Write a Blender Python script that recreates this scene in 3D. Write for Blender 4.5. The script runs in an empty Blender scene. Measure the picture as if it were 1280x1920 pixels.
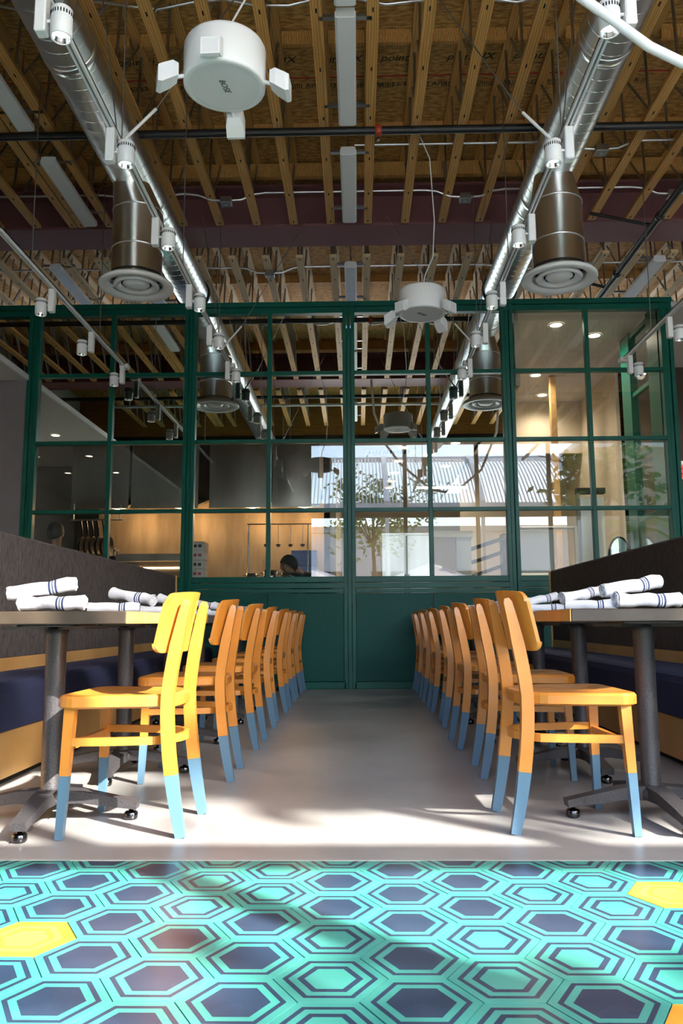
import bpy, bmesh, math, random
from mathutils import Vector, Matrix
R = math.radians
random.seed(7)
SC = bpy.context.scene
COL = SC.collection

# ------------------------------------------------------------------ camera
pitch, yaw, roll = 0.1370, 0.0200, -0.0052
cp, sp, cy, sy = math.cos(pitch), math.sin(pitch), math.cos(yaw), math.sin(yaw)
fwd = Vector((-sy*cp, cy*cp, sp)); rgt = Vector((cy, sy, 0)); upv = rgt.cross(fwd)
r2 = rgt*math.cos(roll) + upv*math.sin(roll); u2 = upv*math.cos(roll) - rgt*math.sin(roll)
cam = bpy.data.cameras.new('camera'); camo = bpy.data.objects.new('camera', cam); COL.objects.link(camo)
M = Matrix.Identity(4)
for i in range(3):
    M[i][0], M[i][1], M[i][2] = r2[i], u2[i], -fwd[i]
M[2][3] = 0.72
camo.matrix_world = M
cam.sensor_fit = 'VERTICAL'; cam.sensor_height = 36.0; cam.sensor_width = 24.0
cam.lens = 1496.0/1920*36.0; cam.clip_start = 0.02; cam.clip_end = 300
SC.camera = camo
# ------------------------------------------------------------------ sky, sun, exposure
SUN_AZ = R(50); SUN_EL = R(34.7)
sunv = Vector((math.sin(SUN_AZ)*math.cos(SUN_EL), -math.cos(SUN_AZ)*math.cos(SUN_EL), math.sin(SUN_EL)))
W = bpy.data.worlds.new('sky'); SC.world = W; W.use_nodes = True
wn = W.node_tree.nodes; wl = W.node_tree.links
bg = wn['Background']
sky = wn.new('ShaderNodeTexSky'); sky.sky_type = 'NISHITA'; sky.sun_disc = False
sky.sun_elevation = SUN_EL; sky.sun_rotation = math.pi - SUN_AZ
sky.air_density = 1.0; sky.dust_density = 2.2; sky.ozone_density = 1.0
wl.new(sky.outputs[0], bg.inputs['Color']); bg.inputs['Strength'].default_value = 0.62
sl = bpy.data.lights.new('sun', 'SUN'); sl.energy = 11.5; sl.angle = R(0.7); sl.color = (1.0, 0.93, 0.84)
so = bpy.data.objects.new('sun', sl); COL.objects.link(so); so.rotation_euler = sunv.to_track_quat('Z', 'Y').to_euler(); so.location = (8, -8, 12)
vs = SC.view_settings; vs.view_transform = 'Standard'; vs.look = 'None'; vs.gamma = 1.0; vs.use_curve_mapping = False
vs.exposure = 1.42
cyc = SC.cycles; cyc.max_bounces = 9; cyc.diffuse_bounces = 5; cyc.glossy_bounces = 4; cyc.transparent_max_bounces = 16
cyc.sample_clamp_indirect = 12.0; cyc.caustics_reflective = False; cyc.caustics_refractive = False

# ------------------------------------------------------------------ materials
MAT = {}
def mat(name, col, rough=0.5, metal=0.0, col2=None, scale=8.0, stretch=(1, 1, 1), detail=4.0, bump=0.0, emit=None, spec=None, lo=0.35, hi=0.65, coat=0.0):
    m = bpy.data.materials.new(name); m.use_nodes = True
    nt = m.node_tree; b = nt.nodes['Principled BSDF']
    b.inputs['Base Color'].default_value = (*col, 1); b.inputs['Roughness'].default_value = rough; b.inputs['Metallic'].default_value = metal
    if spec is not None: b.inputs['Specular IOR Level'].default_value = spec
    if coat: b.inputs['Coat Weight'].default_value = coat; b.inputs['Coat Roughness'].default_value = 0.15
    if col2 is not None or bump:
        tc = nt.nodes.new('ShaderNodeTexCoord'); mp = nt.nodes.new('ShaderNodeMapping'); nz = nt.nodes.new('ShaderNodeTexNoise')
        mp.inputs['Scale'].default_value = stretch; nz.inputs['Scale'].default_value = scale; nz.inputs['Detail'].default_value = detail
        nt.links.new(tc.outputs['Object'], mp.inputs[0]); nt.links.new(mp.outputs[0], nz.inputs['Vector'])
        if col2 is not None:
            cr = nt.nodes.new('ShaderNodeValToRGB')
            cr.color_ramp.elements[0].position = lo; cr.color_ramp.elements[0].color = (*col, 1)
            cr.color_ramp.elements[1].position = hi; cr.color_ramp.elements[1].color = (*col2, 1)
            nt.links.new(nz.outputs['Fac'], cr.inputs[0]); nt.links.new(cr.outputs[0], b.inputs['Base Color'])
        if bump:
            bp = nt.nodes.new('ShaderNodeBump'); bp.inputs['Strength'].default_value = bump; bp.inputs['Distance'].default_value = 0.01
            nt.links.new(nz.outputs['Fac'], bp.inputs['Height']); nt.links.new(bp.outputs[0], b.inputs['Normal'])
    if emit is not None:
        b.inputs['Emission Color'].default_value = (*emit[:3], 1); b.inputs['Emission Strength'].default_value = emit[3]
    MAT[name] = m
    return m
def woodmat(name, c1, c2, rough, scale, stretch, ring=0.0, coat=0.0):
    m = mat(name, c1, rough, 0, c2, scale, stretch, 6.0, 0.05, lo=0.3, hi=0.7, coat=coat)
    if ring:
        nt = m.node_tree; b = nt.nodes['Principled BSDF']
        tc = [n for n in nt.nodes if n.type == 'TEX_COORD'][0]; cr = [n for n in nt.nodes if n.type == 'VALTORGB'][0]
        oi = nt.nodes.new('ShaderNodeObjectInfo'); mp = nt.nodes.new('ShaderNodeMapping'); wv = nt.nodes.new('ShaderNodeTexWave')
        ad = nt.nodes.new('ShaderNodeVectorMath'); ad.operation = 'MULTIPLY_ADD'
        ad.inputs[1].default_value = (7.3, 3.1, 5.7); nt.links.new(oi.outputs['Random'], ad.inputs[0]); nt.links.new(tc.outputs['Object'], ad.inputs[2])
        mp.inputs['Scale'].default_value = (9, 0.55, 9)
        wv.inputs['Scale'].default_value = 1.6; wv.inputs['Distortion'].default_value = 9.0; wv.inputs['Detail'].default_value = 2.0; wv.inputs['Detail Scale'].default_value = 0.9
        nt.links.new(ad.outputs[0], mp.inputs[0]); nt.links.new(mp.outputs[0], wv.inputs['Vector'])
        mx = nt.nodes.new('ShaderNodeMixRGB'); mx.blend_type = 'MULTIPLY'; mx.inputs[0].default_value = ring
        nt.links.new(cr.outputs[0], mx.inputs[1]); nt.links.new(wv.outputs['Color'], mx.inputs[2]); nt.links.new(mx.outputs[0], b.inputs['Base Color'])
    return m
woodmat('chair_wood', (0.50, 0.178, 0.022), (0.60, 0.235, 0.038), 0.32, 5, (1, 6, 1), coat=0.25)
mat('dip_blue', (0.085, 0.165, 0.25), 0.35)
woodmat('light_wood', (0.62, 0.34, 0.11), (0.72, 0.42, 0.16), 0.4, 4, (6, 1, 1))
woodmat('table_wood', (0.032, 0.022, 0.016), (0.062, 0.044, 0.031), 0.45, 6, (1, 7, 1))
woodmat('table_lip', (0.52, 0.27, 0.07), (0.62, 0.34, 0.1), 0.45, 6, (1, 7, 1))
mat('black_iron', (0.035, 0.033, 0.037), 0.42, 0.2, (0.06, 0.055, 0.06), 160, bump=0.15)
mat('chrome', (0.35, 0.35, 0.36), 0.18, 1.0)
mat('dark_chrome', (0.10, 0.10, 0.11), 0.15, 1.0)
mat('napkin_plain', (0.82, 0.82, 0.86), 0.9)
mat('tweed', (0.050, 0.040, 0.040), 0.95, 0, (0.115, 0.098, 0.10), 90, (1, 1, 0.25), 6, 0.4)
mat('tweed_shaded', (0.040, 0.028, 0.022), 0.95, 0, (0.085, 0.062, 0.05), 90, (1, 1, 0.25), 6, 0.4)  # same tweed as the left bench, the right side's shade put into its colour
mat('navy_fabric', (0.018, 0.024, 0.075), 0.85, 0, (0.026, 0.034, 0.10), 120, bump=0.2)
mat('concrete', (0.23, 0.22, 0.222), 0.34, 0, (0.33, 0.317, 0.316), 1.6, (1, 1, 1), 10, 0.03)
mat('teal_tile', (0.042, 0.245, 0.215), 0.27, 0, (0.058, 0.285, 0.25), 7)
mat('navy_tile', (0.016, 0.032, 0.065), 0.27, 0, (0.026, 0.045, 0.085), 7)
mat('yellow_tile', (0.58, 0.26, 0.03), 0.27, 0, (0.66, 0.31, 0.045), 7)
mat('amber_tile', (0.64, 0.33, 0.07), 0.27)
mat('grout', (0.36, 0.38, 0.36), 0.8)
mat('green_paint', (0.002, 0.088, 0.062), 0.35, 0, (0.003, 0.105, 0.074), 3, spec=0.3)
mat('green_panel', (0.002, 0.072, 0.055), 0.5, 0, (0.003, 0.082, 0.064), 40, bump=0.06, spec=0.25)
mat('mirror_pane', (0.80, 0.84, 0.80), 0.004, 1.0)
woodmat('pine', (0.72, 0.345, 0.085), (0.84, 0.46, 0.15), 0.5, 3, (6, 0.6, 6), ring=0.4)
woodmat('pine_lit', (0.78, 0.55, 0.29), (0.86, 0.64, 0.36), 0.6, 3, (6, 0.6, 6), ring=0.25)  # same pine, with the brighter light beyond the beam put into its colour
mat('osb', (0.33, 0.150, 0.036), 0.75, 0, (0.68, 0.385, 0.125), 26, (0.45, 1.4, 1), 5, 0.3, lo=0.36, hi=0.62)
mat('ink', (0.02, 0.015, 0.012), 0.8)
mat('red_string', (0.5, 0.02, 0.02), 0.6)
mat('maroon_steel', (0.23, 0.095, 0.10), 0.5)
mat('galvanised', (0.78, 0.79, 0.80), 0.30, 1.0, (0.80, 0.81, 0.82), 5, (1, 1, 1), 3, 0.02)
mat('steel_tube', (0.42, 0.42, 0.42), 0.35, 1.0)
mat('seam', (0.78, 0.79, 0.80), 0.3, 1.0)
mat('white_enamel', (0.80, 0.80, 0.81), 0.35)
mat('white_matte', (0.90, 0.89, 0.89), 0.6)
mat('backsplash', (0.30, 0.23, 0.15), 0.5, 0.7, (0.40, 0.31, 0.21), 2, (4, 1, 1))
mat('white_grille', (0.70, 0.70, 0.71), 0.8)
mat('black_pipe', (0.014, 0.013, 0.014), 0.45)
mat('black_gap', (0.004, 0.004, 0.004), 0.9)
mat('lamp_glow', (1, 1, 1), 0.3, emit=(1.0, 0.93, 0.84, 9.0))
mat('reflector', (0.85, 0.85, 0.87), 0.12, 1.0)
mat('cable_white', (0.75, 0.75, 0.75), 0.5)
mat('wire', (0.30, 0.30, 0.31), 0.4, 1.0)
mat('sprinkler_red', (0.45, 0.05, 0.02), 0.4)
mat('grey_wall', (0.17, 0.155, 0.165), 0.8, 0, (0.19, 0.175, 0.185), 2)
mat('soffit_white', (0.60, 0.57, 0.54), 0.85)
mat('beige_wall', (0.50, 0.42, 0.31), 0.8, 0, (0.54, 0.46, 0.34), 2)
mat('kitchen_tile', (0.11, 0.08, 0.055), 0.4, 0, (0.15, 0.11, 0.075), 3)
mat('brown_wall', (0.055, 0.038, 0.03), 0.8)
mat('fascia_wood', (0.30, 0.14, 0.03), 0.6, 0, (0.38, 0.19, 0.05), 3, (1, 8, 8))
mat('dark_fascia', (0.018, 0.016, 0.016), 0.7)
mat('stainless', (0.50, 0.47, 0.43), 0.32, 0.8, (0.64, 0.61, 0.56), 1.2, (3, 1, 0.7), 3, 0.06)
mat('stainless_dark', (0.20, 0.18, 0.16), 0.35, 1.0)
mat('pan_black', (0.03, 0.025, 0.02), 0.35, 0.6)
mat('warm_glow', (1, 0.7, 0.35), 0.4, emit=(1.0, 0.62, 0.28, 14.0))
mat('down_glow', (1, 0.9, 0.7), 0.4, emit=(1.0, 0.82, 0.58, 10.0))
mat('tube_glow', (1, 0.9, 0.8), 0.4, emit=(1.0, 0.84, 0.70, 8.0))
mat('exit_red', (0.7, 0.01, 0.015), 0.4, emit=(1.0, 0.02, 0.03, 1.3))
mat('exit_white', (0.8, 0.8, 0.8), 0.5)
mat('canvas_white', (0.82, 0.82, 0.84), 0.8)
mat('leaf', (0.10, 0.20, 0.025), 0.55, 0, (0.20, 0.30, 0.05), 3)
mat('palm_leaf', (0.30, 0.36, 0.05), 0.5)
mat('bark', (0.12, 0.08, 0.05), 0.9)
mat('paving', (0.60, 0.56, 0.50), 0.85, 0, (0.68, 0.64, 0.58), 2)
mat('hair_black', (0.012, 0.010, 0.010), 0.6)
mat('scarf_black', (0.012, 0.012, 0.014), 0.8)
mat('cloth_white', (0.72, 0.72, 0.72), 0.85)
mat('crate_blue', (0.22, 0.28, 0.60), 0.4)
mat('crate_red', (0.40, 0.03, 0.04), 0.5)
mat('paper_white', (0.62, 0.60, 0.56), 0.8)
mat('green_herb', (0.16, 0.30, 0.04), 0.6)
mat('olive_crate', (0.20, 0.17, 0.06), 0.7)

def clear_glass(name, refl):
    m = bpy.data.materials.new(name); m.use_nodes = True; nt = m.node_tree; nt.nodes.clear()
    o = nt.nodes.new('ShaderNodeOutputMaterial'); mx = nt.nodes.new('ShaderNodeMixShader')
    t = nt.nodes.new('ShaderNodeBsdfTransparent'); g = nt.nodes.new('ShaderNodeBsdfGlossy'); f = nt.nodes.new('ShaderNodeLayerWeight')
    t.inputs[0].default_value = (0.97, 0.985, 0.975, 1); g.inputs['Roughness'].default_value = 0.0; g.inputs[0].default_value = (0.95, 0.97, 1, 1)
    pw_ = nt.nodes.new('ShaderNodeMath'); pw_.operation = 'POWER'; pw_.inputs[1].default_value = 5.0
    ma = nt.nodes.new('ShaderNodeMath'); ma.operation = 'MULTIPLY_ADD'; ma.use_clamp = True; ma.inputs[1].default_value = 0.9; ma.inputs[2].default_value = refl
    nt.links.new(f.outputs['Facing'], pw_.inputs[0]); nt.links.new(pw_.outputs[0], ma.inputs[0]); nt.links.new(ma.outputs[0], mx.inputs[0])
    nt.links.new(t.outputs[0], mx.inputs[1]); nt.links.new(g.outputs[0], mx.inputs[2]); nt.links.new(mx.outputs[0], o.inputs[0])
    MAT[name] = m
clear_glass('clear_pane', 0.055)
clear_glass('facade_glass', 0.02)

def napkin_mat():
    m = mat('napkin', (0.80, 0.80, 0.84), 0.9, 0, None, 60, bump=0.25)
    nt = m.node_tree; b = nt.nodes['Principled BSDF']
    tc = nt.nodes.new('ShaderNodeTexCoord'); sx = nt.nodes.new('ShaderNodeSeparateXYZ'); nt.links.new(tc.outputs['Object'], sx.inputs[0])
    # three thin navy stripes woven near one end
    tot = None
    for c, w in ((0.030, 0.0035), (0.041, 0.0018), (0.052, 0.0035)):
        s = nt.nodes.new('ShaderNodeMath'); s.operation = 'SUBTRACT'; s.inputs[1].default_value = c; nt.links.new(sx.outputs['X'], s.inputs[0])
        a = nt.nodes.new('ShaderNodeMath'); a.operation = 'ABSOLUTE'; nt.links.new(s.outputs[0], a.inputs[0])
        l = nt.nodes.new('ShaderNodeMath'); l.operation = 'LESS_THAN'; l.inputs[1].default_value = w; nt.links.new(a.outputs[0], l.inputs[0])
        if tot is None: tot = l
        else:
            d = nt.nodes.new('ShaderNodeMath'); d.operation = 'ADD'; d.use_clamp = True
            nt.links.new(tot.outputs[0], d.inputs[0]); nt.links.new(l.outputs[0], d.inputs[1]); tot = d
    mx = nt.nodes.new('ShaderNodeMixRGB'); mx.inputs[1].default_value = (0.80, 0.80, 0.84, 1); mx.inputs[2].default_value = (0.04, 0.06, 0.16, 1)
    nt.links.new(tot.outputs[0], mx.inputs[0]); nt.links.new(mx.outputs[0], b.inputs['Base Color'])
napkin_mat()

def body_mat(name, skin, cloth, zneck):
    m = mat(name, cloth, 0.75); nt = m.node_tree; b = nt.nodes['Principled BSDF']
    tc = nt.nodes.new('ShaderNodeTexCoord'); sx = nt.nodes.new('ShaderNodeSeparateXYZ'); g = nt.nodes.new('ShaderNodeMath'); g.operation = 'GREATER_THAN'
    g.inputs[1].default_value = zneck; mx = nt.nodes.new('ShaderNodeMixRGB'); mx.inputs[1].default_value = (*cloth, 1); mx.inputs[2].default_value = (*skin, 1)
    nt.links.new(tc.outputs['Object'], sx.inputs[0]); nt.links.new(sx.outputs['Z'], g.inputs[0]); nt.links.new(g.outputs[0], mx.inputs[0]); nt.links.new(mx.outputs[0], b.inputs['Base Color'])
body_mat('cook_body', (0.30, 0.16, 0.10), (0.015, 0.015, 0.018), 1.515)
body_mat('cook_body_b', (0.26, 0.13, 0.08), (0.02, 0.02, 0.022), 1.285)

# ------------------------------------------------------------------ mesh helpers
class MB:
    def __init__(s): s.v = []; s.f = []; s.mi = []; s.sm = []
    def add(s, vs, fs, mi=0, smooth=False):
        o = len(s.v); s.v += [tuple(v) for v in vs]
        for f in fs: s.f.append(tuple(i+o for i in f)); s.mi.append(mi); s.sm.append(smooth)
        return s
    def box(s, x0, x1, y0, y1, z0, z1, mi=0):
        v = [(x, y, z) for z in (z0, z1) for y in (y0, y1) for x in (x0, x1)]
        return s.add(v, [(0, 2, 3, 1), (4, 5, 7, 6), (0, 1, 5, 4), (2, 6, 7, 3), (0, 4, 6, 2), (1, 3, 7, 5)], mi)
    def cbox(s, c, d, mi=0): return s.box(c[0]-d[0]/2, c[0]+d[0]/2, c[1]-d[1]/2, c[1]+d[1]/2, c[2]-d[2]/2, c[2]+d[2]/2, mi)
    def bbox(s, x0, x1, y0, y1, z0, z1, b, mi=0):
        """box with chamfered vertical profile edges (top and bottom) and vertical corners"""
        def ring(e, z): return [(x0+e, y0, z), (x1-e, y0, z), (x1, y0+e, z), (x1, y1-e, z), (x1-e, y1, z), (x0+e, y1, z), (x0, y1-e, z), (x0, y0+e, z)]
        def ins(e, z): return [(x0+e*1.3, y0+e, z), (x1-e*1.3, y0+e, z), (x1-e, y0+e*1.3, z), (x1-e, y1-e*1.3, z), (x1-e*1.3, y1-e, z), (x0+e*1.3, y1-e, z), (x0+e, y1-e*1.3, z), (x0+e, y0+e*1.3, z)]
        rs = [ins(b, z0), ring(b, z0+b), ring(b, z1-b), ins(b, z1)]
        v = [p for r in rs for p in r]; f = [tuple(range(7, -1, -1)), tuple(range(24, 32))]
        for k in range(3):
            for i in range(8): j = (i+1) % 8; f.append((k*8+i, k*8+j, k*8+8+j, k*8+8+i))
        return s.add(v, f, mi)
    def tube(s, pts, r, n=8, mi=0, caps=True, closed=False):
        P = [Vector(p) for p in pts]; m = len(P); rr = r if isinstance(r, (list, tuple)) else [r]*m
        vs = []; prev = None
        for i, p in enumerate(P):
            if closed: t = (P[(i+1) % m]-P[i-1])
            else: t = (P[min(i+1, m-1)]-P[max(i-1, 0)])
            t.normalize()
            if prev is None:
                a = Vector((0, 0, 1)) if abs(t.z) < 0.9 else Vector((1, 0, 0)); u = t.cross(a).normalized()
            else: u = (prev - t*prev.dot(t)).normalized()
            prev = u; w = t.cross(u)
            for k in range(n):
                a = 2*math.pi*k/n; vs.append(p+(u*math.cos(a)+w*math.sin(a))*rr[i])
        fs = []
        for i in range(m if closed else m-1):
            for k in range(n):
                a, b = i*n, ((i+1) % m)*n; fs.append((a+k, a+(k+1) % n, b+(k+1) % n, b+k))
        s.add(vs, fs, mi, True)
        if caps and not closed:
            s.add(vs[:n], [tuple(range(n-1, -1, -1))], mi); s.add(vs[-n:], [tuple(range(n))], mi)
        return s
    def sweep(s, pts, wid, thk, side, mi=0):
        """rectangular section swept along pts; side = fixed lateral axis (thk), wid across it"""
        P = [Vector(p) for p in pts]; m = len(P); S = Vector(side)
        W_ = wid if isinstance(wid, (list, tuple)) else [wid]*m; T = thk if isinstance(thk, (list, tuple)) else [thk]*m
        vs = []
        for i, p in enumerate(P):
            t = (P[min(i+1, m-1)]-P[max(i-1, 0)]).normalized(); sd = (S - t*S.dot(t)).normalized(); nn = t.cross(sd)
            for a, b in ((-1, -1), (1, -1), (1, 1), (-1, 1)): vs.append(p+sd*(a*T[i]/2)+nn*(b*W_[i]/2))
        fs = [(3, 2, 1, 0), tuple(4*(m-1)+k for k in range(4))]
        for i in range(m-1):
            for k in range(4): fs.append((4*i+k, 4*i+(k+1) % 4, 4*i+4+(k+1) % 4, 4*i+4+k))
        return s.add(vs, fs, mi)
    def lathe(s, prof, c=(0, 0, 0), n=32, mi=0, smooth=True, axis='z'):
        vs = []; fs = []
        for r, z in prof:
            for k in range(n):
                a = 2*math.pi*k/n; x, y = r*math.cos(a), r*math.sin(a)
                p = (x, y, z) if axis == 'z' else ((x, z, y) if axis == 'y' else (z, x, y))
                vs.append((p[0]+c[0], p[1]+c[1], p[2]+c[2]))
        for i in range(len(prof)-1):
            for k in range(n): fs.append((i*n+k, i*n+(k+1) % n, i*n+n+(k+1) % n, i*n+n+k))
        s.add(vs, fs, mi, smooth); return s
    def disc(s, r, z, c=(0, 0, 0), n=32, mi=0, up=False):
        vs = [(c[0]+r*math.cos(2*math.pi*k/n), c[1]+r*math.sin(2*math.pi*k/n), c[2]+z) for k in range(n)]
        return s.add(vs, [tuple(range(n)) if up else tuple(range(n-1, -1, -1))], mi)
    def prism(s, poly, z0, z1, mi=0):
        n = len(poly); vs = [(x, y, z0) for x, y in poly]+[(x, y, z1) for x, y in poly]
        fs = [tuple(range(n-1, -1, -1)), tuple(range(n, 2*n))]+[(i, (i+1) % n, n+(i+1) % n, n+i) for i in range(n)]
        return s.add(vs, fs, mi)
    def mesh(s, name, mats):
        me = bpy.data.meshes.new(name); me.from_pydata(s.v, [], s.f)
        for m in ([mats] if isinstance(mats, str) else mats): me.materials.append(MAT[m])
        me.polygons.foreach_set('material_index', s.mi); me.polygons.foreach_set('use_smooth', s.sm)
        me.update(); return me
    def build(s, name, mats, parent=None, loc=(0, 0, 0)):
        return link(name, s.mesh(name, mats), parent, loc)
def link(name, data, parent=None, loc=(0, 0, 0), rot=(0, 0, 0)):
    o = bpy.data.objects.new(name, data); COL.objects.link(o); o.parent = parent; o.location = loc; o.rotation_euler = rot; return o
def tag(o, label=None, cat=None, group=None, kind=None):
    if label: o['label'] = label
    if cat: o['category'] = cat
    if group: o['group'] = group
    if kind: o['kind'] = kind
    return o
def thing(name, label, cat, loc=(0, 0, 0), rz=0.0, group=None): return tag(link(name, None, None, loc, (0, 0, rz)), label, cat, group)
def struct(name, loc=(0, 0, 0)): return tag(link(name, None, None, loc), kind='structure')
def copy_tree(o, parent=None):
    c = o.copy(); COL.objects.link(c); c.parent = parent
    for ch in list(o.children): copy_tree(ch, c)
    return c
TXT = {}
def text(name, body, size, m, parent, loc, rot, extrude=0.0005, align='CENTER', shear=0.0):
    cu = bpy.data.curves.new(name, 'FONT'); cu.body = body; cu.size = size; cu.align_x = align; cu.align_y = 'CENTER'; cu.extrude = extrude; cu.resolution_u = 3; cu.shear = shear
    cu.materials.append(MAT[m]); key = (body, size, m, shear)
    if key not in TXT:
        o = bpy.data.objects.new('t', cu); COL.objects.link(o); bpy.context.view_layer.update()
        TXT[key] = bpy.data.meshes.new_from_object(o.evaluated_get(bpy.context.evaluated_depsgraph_get())); TXT[key].name = name; bpy.data.objects.remove(o)
    return link(name, TXT[key], parent, loc, rot)
ORD = ['nearest', 'second', 'third', 'fourth', 'fifth', 'sixth', 'seventh']

# ================================================================== SETTING
DP = 8.89                      # plane of the green glazed partition
XL, XR, YF = -6.5, 7.6, -0.35  # left wall, right wall, street front
ZJ, ZD = 5.20, 5.95            # underside of the joists, roof deck

# ---- floor: two concrete slabs with a saw-cut joint, hexagonal cement tiles towards the street front
fl = struct('floor')
YT = 2.555
MB().box(XL, -1.165, YT, 20.0, -0.08, 0.0).build('concrete_slab', 'concrete', fl)
MB().box(-1.157, XR, YT, 20.0, -0.08, 0.0).build('concrete_slab', 'concrete', fl)
MB().box(XL, XR, YF, 20.0, -0.12, -0.012).build('subfloor', 'grout', fl)
MB().box(XL, XR, YT-0.006, YT+0.002, -0.01, 0.001).build('edge_trim', 'grout', fl)
HS = 0.1185; HH = HS*math.sqrt(3)/2
def hexpts(s, z): return [(s*math.cos(R(60*k)), s*math.sin(R(60*k)), z) for k in range(6)]
def hex_tile(kind):
    """flat-topped cement tile with inlaid concentric hexagons; kind 0 navy heart, 1 teal heart, 2 yellow"""
    b = MB(); s = HS-0.0016
    radii = [s, s-0.019, s-0.031, s-0.049, s-0.064]
    mats = {0: [0, 1, 0, 1, 1], 1: [0, 1, 0, 1, 0], 2: [2, 2, 3, 2, 3]}[kind]
    rings = [hexpts(r, 0.0) for r in radii]
    b.add(hexpts(s, -0.014)+hexpts(s, 0.0), [(i, (i+1) % 6, 6+(i+1) % 6, 6+i) for i in range(6)], mats[0])
    for k in range(4):
        b.add(rings[k]+rings[k+1], [(i, (i+1) % 6, 6+(i+1) % 6, 6+i) for i in range(6)], mats[k])
    b.add(rings[4], [tuple(range(6))], mats[4])
    return b
TM = ['teal_tile', 'navy_tile', 'yellow_tile', 'amber_tile']
tmesh = [hex_tile(k).mesh('tile', TM) for k in range(3)]
def cut_tile(kind, cy_):
    me = tmesh[kind].copy(); bm = bmesh.new(); bm.from_mesh(me)
    bmesh.ops.bisect_plane(bm, geom=bm.verts[:]+bm.edges[:]+bm.faces[:], plane_co=(0, YT-0.006-cy_, 0), plane_no=(0, 1, 0), clear_outer=True)
    bm.to_mesh(me); bm.free(); return me
tx0, ty0 = 0.115, 1.638
rnd = random.Random(11)
cutc = {}
field = MB()
YEL = {(4, 3), (-5, 1), (3, -1)}
DARK = {(0, 0), (2, 0), (-2, 0), (0, 1), (4, 1), (-3, 1), (0, 3), (-2, 2), (2, 2), (-1, 2), (3, 1), (-4, 2)}
for c in range(-36, 42):
    x = tx0+c*1.5*HS
    if x < XL+0.12 or x > XR-0.12: continue
    for r in range(-9, 6):
        y = ty0+r*2*HH+(HH if c % 2 else 0.0)
        if y-HH > YT-0.02 or y-HH < YF: continue
        k = 2 if (c, r) in YEL else (0 if (c, r) in DARK else (1 if (c, r) in {(1, 0), (1, 1), (2, 1), (-1, 0), (-1, 1), (-1, -1), (1, -1)} else rnd.choice([0, 1])))
        if (c, r) not in YEL and rnd.random() < 0.03 and abs(x) > 1.6: k = 2
        vis = abs(x) < 1.75 and y > 1.15
        if y+HH > YT-0.008:
            key = (k, round(y, 3))
            if key not in cutc: cutc[key] = cut_tile(k, y)
            me = cutc[key]
        else: me = tmesh[k]
        if vis:
            link('tile', me, fl, (x, y, rnd.uniform(-0.0006, 0.0006)))
        else:
            field.v_off = len(field.v)
            vs_ = [(v.co.x+x, v.co.y+y, v.co.z) for v in me.vertices]
            o = len(field.v); field.v += vs_
            for p in me.polygons:
                field.f.append(tuple(i+o for i in p.vertices)); field.mi.append(p.material_index); field.sm.append(False)
tag(field.build('tile_field', TM, fl), kind='stuff')

# ---- glazed partition of green steel
PX0, PW = -0.088, 1.8213
pw = tag(link('wall_partition', None), kind='structure')
posts = [PX0+PW*k for k in (-2, -1, 0, 1, 2)]
ZB = [4.407, 3.558, 2.760, 1.966, 1.190]          # header top and the bar heights below it
def green(name, x0, x1, y0, y1, z0, z1, par=pw): return MB().bbox(x0, x1, y0, y1, z0, z1, 0.004).build(name, 'green_paint', par)
for i, px in enumerate(posts):
    wd = 0.062 if i in (0, 4) else 0.066
    p = green('post', px-0.022, px+0.022, DP-0.035, DP+0.05, 0.0, ZB[0]-0.002)
    for s in (-1, 1):
        MB().bbox(px+s*0.046-0.022, px+s*0.046+0.022, DP-0.055, DP+0.03, 0.0, ZB[0]-0.05, 0.004).build('stile', 'green_paint', p)
green('header', -5.7, posts[4]+0.075, DP-0.06, DP+0.05, ZB[0]-0.06, ZB[0])
green('header_rail', -5.7, posts[4]+0.07, DP-0.05, DP+0.04, ZB[0]-0.135, ZB[0]-0.066)
def pane(x0, x1, z0, z1, m): return MB().box(x0, x1, DP-0.004, DP+0.004, z0, z1).build('pane', m, pw)
for b in range(4):
    xa, xb = posts[b]+0.066, posts[b+1]-0.066; xm = (posts[b]+posts[b+1])/2
    green('mullion', xm-0.024, xm+0.024, DP-0.045, DP+0.03, ZB[4], ZB[0]-0.13)
    for r in (1, 2, 3):
        green('glazing_bar', xa, xm-0.024, DP-0.040, DP+0.025, ZB[r]-0.022, ZB[r]+0.022)
        green('glazing_bar', xm+0.024, xb, DP-0.040, DP+0.025, ZB[r]-0.022, ZB[r]+0.022)
    green('sill_rail', xa, xb, DP-0.05, DP+0.03, ZB[4]-0.035, ZB[4]+0.03)
    green('apron_rail', xa-0.02, xb+0.02, DP-0.058, DP+0.03, ZB[4]-0.10, ZB[4]-0.041)
    green('base_rail', xa-0.02, xb+0.02, DP-0.055, DP+0.03, 0.0, 0.075)
    green('cap_rail', xa, xb, DP-0.046, DP+0.02, ZB[4]-0.15, ZB[4]-0.106)
    for (q0, q1) in ((xa, xm-0.003), (xm+0.003, xb)):
        MB().bbox(q0, q1, DP-0.036, DP+0.01, 0.078, ZB[4]-0.154, 0.005).build('panel', 'green_panel', pw)
    for r in range(4):
        z1 = (ZB[0]-0.135) if r == 0 else ZB[r]-0.022
        z0 = ZB[r+1]+(0.03 if r == 3 else 0.022)
        m = 'mirror_pane' if (b < 3 and r < 2) else 'clear_pane'
        pane(xa, xm-0.024, z0, z1, m); pane(xm+0.024, xb, z0, z1, m)
pane(-5.6, posts[0]-0.07, 3.57, ZB[0]-0.135, 'mirror_pane')
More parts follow.
